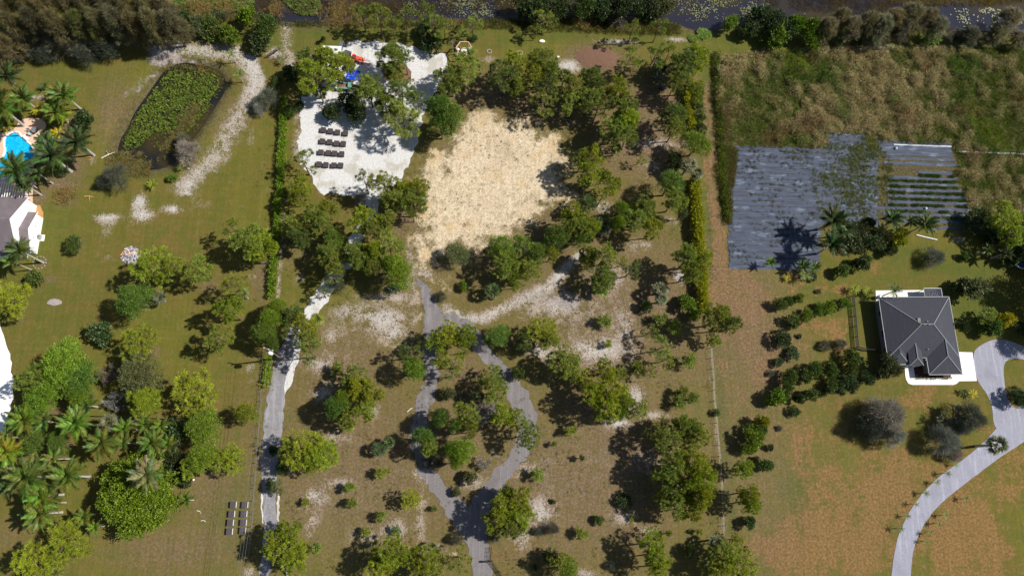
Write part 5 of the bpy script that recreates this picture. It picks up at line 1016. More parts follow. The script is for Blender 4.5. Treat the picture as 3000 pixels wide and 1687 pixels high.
# ================================================================== HIP-ROOFED HOUSE
m, nt, out = new_mat('asphalt_shingle')
a1 = noise(nt, .8, 4, .7, None, (4, .6, 1)); a2 = noise(nt, 6, 3, .7); wv = nd(nt, 'ShaderNodeTexWave'); wv.inputs['Scale'].default_value = 3.4; wv.inputs['Distortion'].default_value = .8
wv.bands_direction = 'Y'; nt.links.new(nd(nt, 'ShaderNodeNewGeometry').outputs['Position'], wv.inputs['Vector'])
c = mixc(nt, a2, (0.030, 0.032, 0.042), (0.058, 0.060, 0.076)); c = mixc(nt, mth(nt, 'MULTIPLY', wv.outputs[1], .22), c, (0.028, 0.028, 0.035)); c = mixc(nt, mth(nt, 'MULTIPLY', ramp(nt, a1, .5, .75), .3), c, (0.10, 0.102, 0.115))
principled(nt, out, c, 0.85, 0.25, bump=a2, bstr=.4)
SHING = m
CAP = simple('ridge_shingle', (0.16, 0.175, 0.185), .8, .25, var=.25, scale=5)
GREYWALL = simple('taupe_stucco', (.17, .155, .155), .85, .2, var=.06)
NW, NE, SE = (np.array(T(3, 1, *q, 2.65)) for q in ((835, 795), (1380, 792), (1447, 1300)))
print('HOUSE', NW, NE, SE, 'w', np.linalg.norm(NE - NW), 'd', np.linalg.norm(SE - NE))
ang = math.atan2(NE[1] - NW[1], NE[0] - NW[0]); W_ = float(np.linalg.norm(NE - NW))
house = thing('hip_roofed_house', 'single-storey house with dark grey hipped roof and pale ridge lines by the turning circle', 'house', (float(NW[0]), float(NW[1]), 0), ang)
def loc(px, py, z):                                        # photo pixel -> house frame
    v = np.array(G(px, py, z)) - np.array([NW[0], NW[1], 0]); ca, sa = math.cos(-ang), math.sin(-ang)
    return (v[0] * ca - v[1] * sa, v[0] * sa + v[1] * ca)
def Zm(x, y, z=2.65): return loc(2540 + x / 4.674, 830 + y / 4.674, z)
ym = Zm(820, 1018)[1]; yw = Zm(1280, 1245)[1]; xw0, xw1 = Zm(850, 1245)[0], Zm(1285, 1245)[0]; ye = Zm(655, 1130)[1]; xe0, xe1 = Zm(565, 1130)[0], Zm(752, 1118)[0]; yl = Zm(450, 1110)[1]
W_ = (W_ + xw1) / 2
print('frame', W_, ym, yw, xw0, xw1, ye, xe0, xe1, yl)
PIT = .47; E0 = 2.65
def hip(x0, x1, y0, y1, ze, ridge_y=None, north_open=False):
    """y0 = lower (south) eave, y1 = upper; returns faces, ridge lines"""
    w = x1 - x0; d = y1 - y0
    if north_open:                                        # ridge runs along y, hip only at the south end
        h = w / 2 * PIT; xm = (x0 + x1) / 2
        v = [(x0, y0, ze), (x1, y0, ze), (x1, y1, ze), (x0, y1, ze), (xm, y0 + w / 2, ze + h), (xm, y1, ze + h)]
        f = [(0, 1, 4), (1, 2, 5, 4), (3, 0, 4, 5), (0, 3, 2, 1), (2, 3, 5)]; r = [(v[4], v[5]), (v[4], v[0]), (v[4], v[1])]
    else:
        h = d / 2 * PIT if w > d else w / 2 * PIT; k_ = min(w, d) / 2
        a, b = ((x0 + k_, (y0 + y1) / 2), (x1 - k_, (y0 + y1) / 2)) if w > d else (((x0 + x1) / 2, y0 + k_), ((x0 + x1) / 2, y1 - k_))
        v = [(x0, y0, ze), (x1, y0, ze), (x1, y1, ze), (x0, y1, ze), (*a, ze + h), (*b, ze + h)]
        f = [(0, 1, 5, 4), (1, 2, 5), (2, 3, 4, 5), (3, 0, 4), (0, 3, 2, 1)] if w > d else [(0, 1, 4), (1, 2, 5, 4), (2, 3, 5), (3, 0, 4, 5), (0, 3, 2, 1)]
        r = [(v[4], v[5]), (v[4], v[0]), (v[4 if w > d else 4], v[3 if w > d else 1]), (v[5], v[2]), (v[5], v[1 if w > d else 3])]
    return v, f, r
roof_bits = [hip(0, W_, ym, 0, E0), hip(xw0, W_ + .001, yw, ym + 3.4, E0 - .004, north_open=True), hip(xe0, xe1, ye, ym + 3.0, E0 + .55, north_open=True), hip(0.003, xe0 + .3, yl, ym + 2.2, E0 - .008, north_open=True)]
mb = MB()
for v, f, r in roof_bits: mb.add(v, f)
rf = link('roof', mb.mesh('roof', SHING), house)
for bi, (v, f, r) in enumerate(roof_bits):
    for q, (a, b) in enumerate(r):
        if bi == 3 and q != 2: continue
        a = Vector(a) + Vector((0, 0, .02)); b = Vector(b) + Vector((0, 0, .02))
        link('ridge_cap', MB().beam(a, b, .17, .06).mesh('ridge_cap', CAP), rf)
mb = MB()
ov = .6
def shell(x0, x1, y0, y1, zt): mb.prism([(x0 + ov, y0 + ov), (x1 - ov, y0 + ov), (x1 - ov, y1 - ov), (x0 + ov, y1 - ov)], -.1, zt - .05)
shell(0, W_, ym, 0, E0); link('wall', mb.mesh('wall', GREYWALL), house)
mb = MB(); shell(xw0, W_ - .01, yw, ym + 1.6, E0 - .03); link('wall', mb.mesh('wall', GREYWALL), house)
mb = MB(); shell(.01, xe0 + .9, yl, ym + 1.6, E0 - .04); link('wall', mb.mesh('wall', GREYWALL), house)
for q in ((xe0 + .25, ye + .25), (xe1 - .25, ye + .25)):
    link('porch_column', MB().box((q[0], q[1], 1.55), (.3, .3, 3.1)).mesh('porch_column', WHITE), house)
for a, b in (((0, 0), (W_, 0)), ((W_, 0), (W_, yw)), ((xw0, yw), (W_, yw)), ((xw0, yw), (xw0, ym)), ((xe1, ym), (xw0, ym)), ((0, 0), (0, yl)), ((0, yl), (xe0, yl))):
    link('gutter', MB().beam((a[0], a[1], E0 - .02), (b[0], b[1], E0 - .02), .07, .12).mesh('gutter', GUTTER), house)
for (x, y, w, h, ax) in ((2.5, 0, 1.4, 1.2, 'n'), (5.5, 0, 2.4, 2.0, 'n'), (9.5, 0, 1.4, 1.2, 'n'), (0, -3, 1.2, 1.2, 'w'), (0, -7, 1.4, 1.2, 'w'), (0, -10, 1.0, 1.2, 'w'), (W_, -3.5, 1.4, 1.2, 'e'), (W_, -8, 1.2, 1.2, 'e'), (xw0 + 3, yw, 1.8, 1.3, 's')):
    sx = 0; d = .06
    if ax == 'n': c, dm = (x, y - ov + .02, 1.6), (w, d, h)
    elif ax == 's': c, dm = (x, y + ov - .02, 1.6), (w, d, h)
    elif ax == 'w': c, dm = (x + ov - .02, y, 1.6), (d, w, h)
    else: c, dm = (x - ov + .02, y, 1.6), (d, w, h)
    fr = link('window', MB().box(c, (dm[0] + (.1 if dm[0] > d else 0), dm[1] + (.1 if dm[1] > d else 0), dm[2] + .12)).mesh('window', WHITE), house)
    o_ = .025; cc = (c[0] + (o_ if ax == 'e' else -o_ if ax == 'w' else 0), c[1] + (o_ if ax == 'n' else -o_ if ax == 's' else 0), c[2])
    link('pane', MB().box(cc, dm).mesh('pane', GLASS), fr)
def roofz(x, y):
    return E0 + min(x, W_ - x, -y, y - ym) * PIT
for zx, zy, kind in ((712, 503, 'vent'), (820, 520, 'pipe'), (768, 570, 'pipe'), (833, 570, 'pipe'), (910, 880, 'pipe'), (912, 1018, 'pipe')):
    x, y = Zm(zx, zy, 5.2); z = roofz(x, y)
    if kind == 'vent': link('roof_vent', MB().box((x, y, z + .12), (.55, .75, .25), 0.0).mesh('roof_vent', GREYWOOD), house)
    else: link('vent_pipe', MB().tube([(x, y, z - .1), (x, y, z + .3), (x, y, z + .32)], [.08, .08, .12], 8).mesh('vent_pipe', GREYWOOD), house)
# rear patio and front paving
def zp(*a): return [G(2540 + a[i] / 4.674, 830 + a[i + 1] / 4.674) for i in range(0, len(a), 2)]
sheet('rear_patio', zp(115, 100, 1018, 88, 1028, 240, 120, 250), 0.10, CONC, thick=.2)
WCONC = simple('bright_concrete', (0.80, 0.78, 0.75), .85, .2, var=.04, scale=1)
fp = zp(1225, 938, 1440, 945, 1500, 1335, 1250, 1338) + list(reversed(zp(560, 1368, 620, 1386, 1180, 1386, 1228, 1362))) 
front = zp(1225, 938, 1440, 945, 1500, 1335, 1260, 1338, 1225, 1372, 1180, 1388, 620, 1388, 565, 1370, 530, 1310, 520, 1240, 515, 1145, 500, 1000, 1100, 1000)
sheet('front_paving', front, 0.08, WCONC, thick=.16)
MULCH = simple('red_mulch', (0.095, 0.040, 0.030), .95, .05, var=.4, scale=4)
sheet('mulch_bed', ragged(zp(632, 1135, 830, 1100, 850, 1230, 1150, 1230, 1140, 1290, 660, 1294), .4, .08, 1.2, 4), 0.13, MULCH)
rng = np.random.default_rng(3); Q = np.array([np.array(G(2540 + x / 4.674, 830 + 1297 / 4.674)[:2]) + rng.normal(size=2) * [.12, .12] for x in np.linspace(665, 1150, 90)])
clumps('border_flowers', Q, np.full(len(Q), .25), np.full(len(Q), .16), lerp((.10, .14, .04), (.5, .48, .42), (rng.random(len(Q)) > .5) * 1.0), 16, .16, .07, 31, z0=.1)
x0, y0, _ = G(2540 + 905 / 4.674, 830 + 136 / 4.674, 2.3)
pt = thing('patio_cover', 'dark louvred patio cover at the right end of the rear patio', 'patio cover', (x0, y0, 0), ang)
for sx in (-1.55, 1.55):
    for sy in (-.85, .85): link('post', MB().box((sx, sy, 1.2), (.1, .1, 2.3)).mesh('post', WHITE), pt)
lm = MB().box((0, 0, 0), (.29, 1.9, .04), 0).mesh('louvre', simple('louvre_dark', (.03, .034, .05), .8, .15, var=.3))
for i in range(11): o = link('louvre', lm, pt, (-1.6 + i * .32, 0, 2.36)); o.rotation_euler = (0, math.radians(4), 0)
link('frame', MB().beam((-1.75, -.98, 2.32), (1.75, -.98, 2.32), .08, .1).beam((-1.75, .98, 2.32), (1.75, .98, 2.32), .08, .1).beam((-1.75, -.94, 2.32), (-1.75, .94, 2.32), .08, .1).beam((1.75, -.94, 2.32), (1.75, .94, 2.32), .08, .1).mesh('frame', WHITE), pt)
for i, (zx, zy) in enumerate(((135, 200), (135, 265), (150, 320))):
    x, y, _ = G(2540 + zx / 4.674, 830 + zy / 4.674)
    lab = ('white tank standing at the upper left corner of the dark roof, topmost of three', 'middle of three white tanks along the dark house\'s shaded wall', 'lowest of three white tanks along the dark house\'s shaded wall')[i]
    o = thing('water_tank', lab, 'tank', (x, y, 0), 0, 'white tanks against the house wall'); link('tank_body', MB().tube([(0, 0, 0), (0, 0, 1.1), (0, 0, 1.25)], [.38, .38, .2], 12).mesh('tank_body', WHITE), o); link('lid', MB().tube([(0, 0, 1.25), (0, 0, 1.32)], .14, 8).mesh('lid', STEEL), o)

# ================================================================== WHITE-WALLED HOUSE (left edge)
m, nt, out = new_mat('mauve_shingle')
a2 = noise(nt, 5, 3, .7); c = mixc(nt, a2, (0.125, 0.100, 0.112), (0.185, 0.155, 0.165)); c = mixc(nt, mth(nt, 'MULTIPLY', ramp(nt, noise(nt, .6, 4, .6), .45, .7), .4), c, (0.25, 0.215, 0.225))
principled(nt, out, c, .8, .35, bump=a2, bstr=.3); MAUVE = m
def gable_block(x0, x1, y0, y1, ze, zr, parent, oh=.4):
    ymid = (y0 + y1) / 2; w = MB(); t = .14
    w.add([(x0, y0, -.1), (x1, y0, -.1), (x1, y1, -.1), (x0, y1, -.1), (x0, y0, ze), (x1, y0, ze), (x1, y1, ze), (x0, y1, ze), (x0, ymid, zr), (x1, ymid, zr)],
          [(0, 1, 5, 4), (2, 3, 7, 6), (1, 2, 6, 9, 5), (3, 0, 4, 8, 7), (3, 2, 1, 0)])
    link('wall', w.mesh('wall', STUCCO), parent)
    s = (zr - ze) / (y1 - ymid)
    for sg in (-1, 1):
        ye = ymid + sg * ((y1 - ymid) + oh); zee = zr - s * ((y1 - ymid) + oh); r = MB()
        r.add([(x0 - .1, ymid, zr), (x1 + .12, ymid, zr), (x1 + .12, ye, zee), (x0 - .1, ye, zee), (x0 - .1, ymid, zr + t), (x1 + .12, ymid, zr + t), (x1 + .12, ye, zee + t), (x0 - .1, ye, zee + t)],
              [(0, 1, 2, 3), (4, 5, 6, 7), (0, 1, 5, 4), (1, 2, 6, 5), (2, 3, 7, 6), (3, 0, 4, 7)])
        rr = link('roof', r.mesh('roof', MAUVE), parent)
        link('fascia', MB().beam((x1 + .15, ymid, zr + .06), (x1 + .15, ye, zee + .06), .06, .2).mesh('fascia', WHITE), rr)
hn = G(78, 584, 3.4); hs = G(50, 744, 3.4); sn = G(106, 627, 2.4); ss = G(88, 738, 2.4)
wh = thing('white_walled_house', 'house with mauve-grey gable roofs and bright white end walls at the left edge', 'house', (hn[0], hs[1], 0))
ox, oy = hn[0], hs[1]
gable_block(-19, 0, 0, hn[1] - oy, 3.4, 7.2, wh)
gable_block(0.004, sn[0] - ox, ss[1] - oy + .3, sn[1] - oy, 2.4, 4.1, wh)
print('WH', hn, hs, sn, ss)
xe = sn[0] - ox
for yy in (.36, .66):
    yv_ = ss[1] - oy + .3 + (sn[1] - ss[1]) * yy; v_ = link('gable_vent', MB().box((xe + .03, yv_, 2.1), (.06, .5, .34)).mesh('gable_vent', WHITE), wh)
    link('slats', MB().box((xe + .062, yv_, 2.1), (.03, .4, .06)).box((xe + .062, yv_, 2.2), (.03, .4, .04)).box((xe + .062, yv_, 2.0), (.03, .4, .04)).mesh('slats', STEEL), v_)
link('skylight', MB().box((-7.5, (hn[1] - oy) * .68, 6.0), (1.2, .9, .5)).mesh('skylight', WHITE), wh)
ac = G(116, 697)
o = thing('air_conditioner', 'grey air conditioning unit by the white end wall', 'air conditioner', ac)
link('casing', MB().box((0, 0, .45), (.85, .8, .9)).mesh('casing', STEEL), o); link('fan_grille', MB().tube([(0, 0, .9), (0, 0, .93)], .3, 14).mesh('fan_grille', BLACKM), o)
link('slab', MB().box((0.15, 0, .03), (1.5, 1.2, .1)).mesh('slab', CONC), o)
pg = G(35, 566, 2.6)
o = thing('pergola', 'white slatted pergola between the palms and the mauve roof', 'pergola', (pg[0], pg[1], 0))
sl_ = MB().box((0, 0, 0), (.09, 4.2, .16)).mesh('rafter', WHITE)
for i in range(17): link('rafter', sl_, o, (-4.3 + i * .44, 0.3, 2.62))
for y_ in (-1.4, 2.0): link('beam', MB().beam((-4.6, y_, 2.45), (3.1, y_, 2.45), .12, .18).mesh('beam', WHITE), o)
for x_ in (-4.4, -.7, 2.9):
    for y_ in (-1.4, 2.0): link('post', MB().box((x_, y_, 1.17), (.12, .12, 2.36)).mesh('post', WHITE), o)
DECK = simple('terracotta_pavers', (0.60, 0.42, 0.31), .85, .2, var=.14, scale=2.2)
deck = [G(x, y) for x, y in ((-80, 390), (-10, 392), (20, 388), (44, 378), (60, 350), (100, 345), (130, 352), (138, 372), (120, 392), (104, 420), (108, 450), (104, 490), (96, 560), (97, 610), (60, 625), (-80, 625))]
from mathutils.geometry import tessellate_polygon
dk = orient([tuple(p[:2]) for p in smooth_poly(deck, 2)], True); pl = orient([tuple(p) for p in POOL], False)
tr = tessellate_polygon([[Vector((*p, 0)) for p in dk], [Vector((*p, 0)) for p in pl]])
me = bpy.data.meshes.new('pool_deck'); me.from_pydata([(*p, .06) for p in dk + pl], [], [tuple(t) for t in tr]); me.materials.append(DECK); me.update()
bm = bmesh.new(); bm.from_mesh(me); bmesh.ops.recalc_face_normals(bm, faces=bm.faces)
if sum(f.normal.z for f in bm.faces) < 0: bmesh.ops.reverse_faces(bm, faces=bm.faces)
bm.to_mesh(me); bm.free()
tag(link('pool_deck', me), kind='structure')
tag(link('clay_path', None), kind='structure'); bpy.data.objects.remove(bpy.data.objects['clay_path'])
sheet('clay_path', ragged([G(x, y) for x, y in ((97, 598), (118, 602), (126, 622), (128, 645), (120, 650), (108, 628), (97, 615))], .4, .15, 1, 3), .05, simple('orange_clay', (.42, .22, .09), .9, .1, var=.2))
# the pool
m, nt, out = new_mat('pool_shell'); principled(nt, out, (0.03, 0.42, 0.66), .6, .3); PSH = m
m, nt, out = new_mat('pool_water')
nq = noise(nt, 2.6, 3, .6, dist=1.5); nq2 = noise(nt, 1.2, 2, .5)
c = mixc(nt, ramp(nt, nq, .35, .65), (0.002, 0.30, 0.60), (0.010, 0.50, 0.78)); c = mixc(nt, mth(nt, 'MULTIPLY', ramp(nt, nq, .62, .72), .7), c, (0.22, 0.75, 0.92))
principled(nt, out, c, .08, .5, bump=nq2, bstr=.15)
pool = thing('swimming_pool', 'kidney-shaped swimming pool of bright blue water with pale coping', 'swimming pool', (float(POOL[0][0]), float(POOL[0][1]), 0))
P0 = np.array(POOL[0]); pr_ = [tuple(np.array(p) - P0) for p in POOL]
oo = [tuple(np.array(p) - P0) for p in offset(POOL, .32)]
wm = sheet('water_surface', pr_, -.10, m, kind=None); wm.parent = pool
cp = MB(); n = len(pr_)
cp.add([(*p, .10) for p in pr_] + [(*p, .10) for p in oo] + [(*p, -.3) for p in pr_] + [(*p, .0) for p in oo], [f for i in range(n) for f in (((i, (i + 1) % n, n + (i + 1) % n, n + i)), ((i, (i + 1) % n, 2 * n + (i + 1) % n, 2 * n + i)), ((n + i, n + (i + 1) % n, 3 * n + (i + 1) % n, 3 * n + i)))])
link('coping', cp.mesh('coping', CONC), pool)
ws = MB(); ws.add([(*p, -.29) for p in pr_] + [(*p, -1.9) for p in pr_], [(i, (i + 1) % n, n + (i + 1) % n, n + i) for i in range(n)]); link('basin', ws.mesh('basin', PSH), pool)
# pool furniture
def Dk(x, y, z=.06): return G(x / 9.66, 330 + y / 9.66, z)
o = thing('round_table', 'round grey patio table beside the curved pool edge', 'table', Dk(1020, 540))
link('tabletop', MB().tube([(0, 0, .68), (0, 0, .72)], .55, 20).mesh('tabletop', STEEL), o); link('rim', MB().tube([(0, 0, .66), (0, 0, .70)], .62, 20).mesh('rim', BLACKM), o); link('pedestal', MB().tube([(0, 0, 0), (0, 0, .04), (0, 0, .06), (0, 0, .68)], [.3, .3, .05, .05], 10).mesh('pedestal', BLACKM), o)
for q, lab, rz in ((Dk(850, 545), 'grey patio chair above its twin, left of the round table', .4), (Dk(895, 640), 'grey patio chair below its twin, nearest the white diving board', 1.2)):
    o = thing('patio_chair', lab, 'chair', q, rz, 'patio chairs by the pool')
    link('seat', MB().box((0, 0, .42), (.5, .5, .06)).mesh('seat', STEEL), o); link('backrest', MB().box((0, .26, .68), (.5, .05, .5)).mesh('backrest', STEEL), o)
    for sx in (-.21, .21):
        for sy in (-.21, .21): link('leg', MB().tube([(sx, sy, 0), (sx, sy, .4)], .025, 5).mesh('leg', BLACKM), o)
o = thing('diving_board', 'white slab at the pool edge, below the patio chairs', 'slab', Dk(750, 730), -.7); link('board', MB().box((0, 0, .30), (1.3, .55, .08)).mesh('board', WHITE), o); link('base', MB().box((.3, 0, .13), (.4, .4, .26)).mesh('base', CONC), o)
o = thing('hot_tub', 'small dark teal tub against the white end wall', 'hot tub', G(79, 616), .1); link('shell', MB().box((0, 0, .4), (1.3, 1.3, .8)).mesh('shell', BLACKM), o); link('water', MB().box((0, -.2, .805), (.9, .6, .01)).mesh('water', m), o)

# ================================================================== CRATES
def crate_proto():
    P_ = {}
    P_['side'] = MB().box((0, 0, .26), (.92, 1.0, .50)).mesh('box_body', WHITE)
    P_['side_dark'] = MB().box((0, 0, .26), (.92, 1.0, .50)).mesh('box_body', DARKWOOD)
    P_['slat'] = MB().box((0, 0, 0), (.19, 1.06, .035)).mesh('lid_slat', DARKWOOD)
    P_['slat2'] = MB().box((0, 0, 0), (.19, 1.06, .035)).mesh('lid_slat', simple('grey_brown_lid', (.07, .058, .07), .7, .3, var=.2, scale=6))
    P_['run'] = MB().box((0, 0, .03), (.9, .08, .07)).mesh('runner', WOOD)
    return P_
CP = crate_proto()
def crate(px, py, rz, lab, grp, pale, gx):
    o = thing('bee_box' if False else 'wooden_crate', lab, 'crate', G(px, py), rz, grp)
    link('box_body', CP['side'] if pale else CP['side_dark'], o, (0, 0, .04))
    for i in range(5): link('lid_slat', CP['slat2'] if pale else CP['slat'], o, (-.4 + i * .2, 0, .57 + (i % 2) * .006))
    for s in (-.4, .4): link('runner', CP['run'], o, (0, s, 0))
ROW = ['top', 'second', 'third', 'bottom']; PO = ['far left', 'second from left', 'third from left', 'far right']
for r, row in enumerate((((460, 232), (665, 268), (868, 300), (1090, 325)), ((440, 552), (645, 575), (845, 612), (1030, 622)), ((395, 862), (610, 880), (783, 895), (985, 910)), ((345, 1200), (540, 1218), (765, 1230), (955, 1232)))):
    for k_, (x, y) in enumerate(row):
        crate(900 + x / 9.66, 360 + y / 9.66, -.04 + .03 * ((k_ * 7 + r) % 3 - 1), f'dark slatted crate on white sand, {PO[k_]} in the {ROW[r]} row of four', 'dark crates in four rows on the white sand', False, 0)
for r, ((x1, y1), (x2, y2)) in enumerate((((322, 338), (628, 340)), ((278, 582), (602, 580)), ((245, 812), (588, 812)), ((222, 1045), (570, 1020)))):
    for k_, (x, y) in enumerate(((x1, y1), (x2, y2))):
        crate(650 + x / 9.053, 1440 + y / 9.053, 0, f'pale-sided crate on the lawn, {ROW[r]} row, {("left", "right")[k_]} of the pair', 'pale-sided crates in two columns on the lawn', True, 0)

# ================================================================== FENCES
def fence(name, label, line, step, h, rails, mat, postr=.06, wire=False, wiremat=None):
    o0 = np.array(line[0][:2]); pts = []
    acc = 0; P_ = [np.array(p[:2]) for p in line]
    seg = resample(P_, .1, closed=False); last = None
    for q in seg:
        if last is None or np.linalg.norm(q - last) >= step: pts.append(q - o0); last = q
    o = thing(name, label, 'fence', (float(o0[0]), float(o0[1]), 0))
    pm = MB().tube([(0, 0, -.1), (0, 0, h * .6), (0, 0, h)], [postr * 1.1, postr, postr * .9], 6).mesh('post', mat)
    for q in pts: link('post', pm, o, (float(q[0]), float(q[1]), 0))
    for z in rails:
        if wire: link('wire', MB().tube([(q[0], q[1], z) for q in pts], .012, 4).mesh('wire', STEEL), o)
        else:
            for a, b in zip(pts[:-1], pts[1:]): link('rail', MB().beam((a[0], a[1], z), (b[0], b[1], z), .05, .13).mesh('rail', mat), o)
fence('post_fence', 'long post and wire fence right of the pine lots, beside the green ditch', TL(2, 1, 1498, 1180, 1500, 1246, 1520, 1449) + TL(2, 2, 1510, 10, 1535, 300, 1556, 530, 1575, 780, 1585, 1060, 1592, 1180), 1.95, 1.15, (.35, .75, 1.1), GREYWOOD, .05, True)
fence('post_fence', 'post and wire fence left of the gravel lane, beside the pale-sided crates', TL(1, 2, 46, 40, 40, 190, 22, 400) + TL(0, 2, 1945, 500, 1926, 770, 1912, 1010, 1900, 1150, 1880, 1300), 2.1, 1.1, (.4, .75, 1.05), GREYWOOD, .06, True)
fence('rail_fence', 'brown three-rail fence running across above the palm thicket', TL(0, 2, 60, 214, 300, 222, 520, 238, 920, 246, 1250, 262, 1450, 278, 1780, 292), 2.4, 1.2, (.45, .80, 1.12), WOOD, .07)
fence('board_fence', 'dark thin fence left of the dark hip-roofed house', TL(3, 1, 627, 790, 640, 900, 652, 1050, 665, 1195, 760, 1198, 860, 1200), 2.0, 1.2, (.3, .6, .9, 1.15), DARKWOOD, .06)
fence('rail_fence', 'dark rail fence running down from the open gate', [G(1380 + x / 12.38, 1570 + y / 12.38) for x, y in ((760, 890), (900, 1080), (1130, 1400), (1400, 1800))], 2.2, 1.25, (.35, .7, 1.05), simple('creosoted_wood', (.05, .035, .03), .8, .2), .08)
fence('rail_fence', 'pale rail fence along the bottom edge right of the open gate', [G(x, y) for x, y in ((1700, 1700), (1860, 1690), (2010, 1690), (2160, 1692))], 2.4, 1.1, (.4, .75, 1.05), WHITE, .06)
ga, gb = np.array(G(1380 + 732 / 12.38, 1570 + 395 / 12.38)), np.array(G(1380 + 690 / 12.38, 1570 + 860 / 12.38))
o = thing('farm_gate', 'open tubular metal gate standing along the gravel drive', 'gate', tuple(gb)); d = ga - gb
for z in (.25, .55, .85, 1.2): link('gate_bar', MB().tube([(0, 0, z), (d[0], d[1], z)], .03, 6).mesh('gate_bar', BLACKM), o)
for t in (0, .33, .66, 1): link('upright', MB().tube([(d[0] * t, d[1] * t, .22), (d[0] * t, d[1] * t, 1.24)], .03, 6).mesh('upright', BLACKM), o)
link('gate_post', MB().box((0, -.15, .8), (.22, .22, 1.6)).mesh('gate_post', DARKWOOD), o)
o = thing('keypad_box', 'dark box and post standing in the drive at the foot of the open gate', 'box', G(1424, 1642)); link('post', MB().tube([(0, 0, 0), (0, 0, 1.0)], .06, 6).mesh('post', BLACKM), o); link('box', MB().box((0, 0, 1.1), (.5, .35, .3)).mesh('box', BLACKM), o)
fa = TL(1, 0, 95, 440, 195, 372)
fence('rail_fence', 'short dark fence across the sandy track left of the white sand yard', fa, 1.4, 1.2, (.4, .8, 1.15), DARKWOOD, .06)

# ================================================================== UTILITY POLE AND CABLES
pt = G(785, 1024, 10.2); pole = thing('utility_pole', 'utility pole with white transformer beside the gravel lane', 'utility pole', (pt[0], pt[1], 0))
link('pole', MB().tube([(0, 0, -.3), (0, 0, 5), (0, 0, 10.4)], [.17, .14, .10], 8).mesh('pole', WOOD), pole)
link('crossarm', MB().beam((-.75, .35, 10.0), (.85, -.15, 10.0), .12, .14).mesh('crossarm', GREYWOOD), pole)
link('transformer', MB().tube([(.25, -.45, 8.7), (.25, -.45, 8.8), (.25, -.45, 9.7), (.25, -.45, 9.85)], [.26, .34, .34, .2], 14).mesh('transformer', BALL), pole)
for q in ((-.7, .33), (.1, .08), (.8, -.13)): link('insulator', MB().tube([(q[0], q[1], 10.05), (q[0], q[1], 10.2), (q[0], q[1], 10.32)], [.05, .09, .05], 8).mesh('insulator', BALL), pole)
e0 = G(712, 1590, 9.4)
for i, (q, lab) in enumerate((((-.7, .33), 'leftmost thin overhead cable running down from the utility pole'), ((.1, .08), 'middle thin overhead cable running down from the utility pole'), ((.8, -.13), 'rightmost thin overhead cable running down from the utility pole'))):
    a = Vector((pt[0] + q[0], pt[1] + q[1], 10.3)); b = Vector(G((703, 712, 720)[i], 1600, 9.9)); b = a + (b - a) * 1.9; pts = []
    for t in range(17): s = t / 16; p_ = a.lerp(b, s); p_.z = 10.3 - 3.2 * s * (1 - s); pts.append(p_)
    tag(link('overhead_cable', MB().tube([p - Vector((0, 0, 0)) for p in pts], .013, 4).mesh('overhead_cable', STEEL)), lab, 'cable', 'overhead cables')

# ================================================================== HEXAGONAL TIMBER FRAME WITH SEATS
hc = G(1360, 143, 2.3); k0 = mpp(1360, 143, 2.3)
hexo = thing('timber_swing_frame', 'hexagonal timber swing frame standing round a pale pad', 'timber frame', (hc[0], hc[1], 0))
Rr = 24 * k0; ring = [(Rr * math.cos(math.radians(a)), Rr * math.sin(math.radians(a)), 2.4) for a in (0, 60, 120, 180, 240, 300)]
for i in range(6):
    a, b = ring[i], ring[(i + 1) % 6]; link('top_beam', MB().beam(a, b, .16, .2).mesh('top_beam', RAW), hexo)
    link('post', MB().beam((a[0] * 1.05, a[1] * 1.05, 0), (a[0], a[1], 2.3), .14, .14).mesh('post', RAW), hexo)
    m1 = Vector(a).lerp(Vector(b), .22); link('brace', MB().beam((a[0], a[1], 1.6), (m1.x, m1.y, 2.32), .09, .09).mesh('brace', RAW), hexo)
sheet('fire_pad', smooth_poly([G(1290 + x / 14.49, 90 + y / 14.49) for x, y in ((860, 750), (1150, 740), (1180, 850), (1160, 960), (1020, 1030), (930, 960))], 2), .05, CONC)
sheet('pad_soil', ragged([G(1290 + x / 14.49, 90 + y / 14.49) for x, y in ((700, 760), (1300, 730), (1330, 900), (1200, 1060), (900, 1080), (700, 950))], .3, .1, 1, 2), .03, simple('brown_soil', (.17, .12, .09), .95, .05))
for (x, y, rz, lab) in ((750, 775, .6, 'white swing seat at the upper left of the hexagonal frame'), (1262, 775, -.3, 'white swing seat at the upper right of the hexagonal frame'), (758, 1018, -.4, 'white swing seat at the lower left of the hexagonal frame'), (1247, 1045, .6, 'white swing seat at the lower right of the hexagonal frame')):
    q = G(1290 + x / 14.49, 90 + y / 14.49, .5); o = thing('swing_seat', lab, 'swing seat', q, rz, 'swing seats of the hexagonal frame')
    link('seat', MB().box((0, 0, 0), (.45, .75, .06)).mesh('seat', WHITE), o); link('backrest', MB().box((-.24 if x < 1000 else .24, 0, .26), (.06, .75, .5)).mesh('backrest', WHITE), o)
    for s in (-.33, .33): link('rope', MB().tube([(0, s, .03), (0, s, 1.75)], .015, 4).mesh('rope', GREYWOOD), o)
# dead snag beside it
q = G(1326, 153); mb = MB(); mb.tube([(0, 0, -.1), (0, 0, 2.5), (.05, .1, 4.2)], [.14, .11, .05], 6)
o = thing('dead_trunk', 'pale dead trunk standing left of the hexagonal frame', 'dead tree', q); link('trunk', mb.mesh('trunk', PALMBARK), o)
link('branch', MB().tube([(0, 0, 3.0), (-.3, .3, 3.6)], .04, 5).mesh('branch', PALMBARK), o)

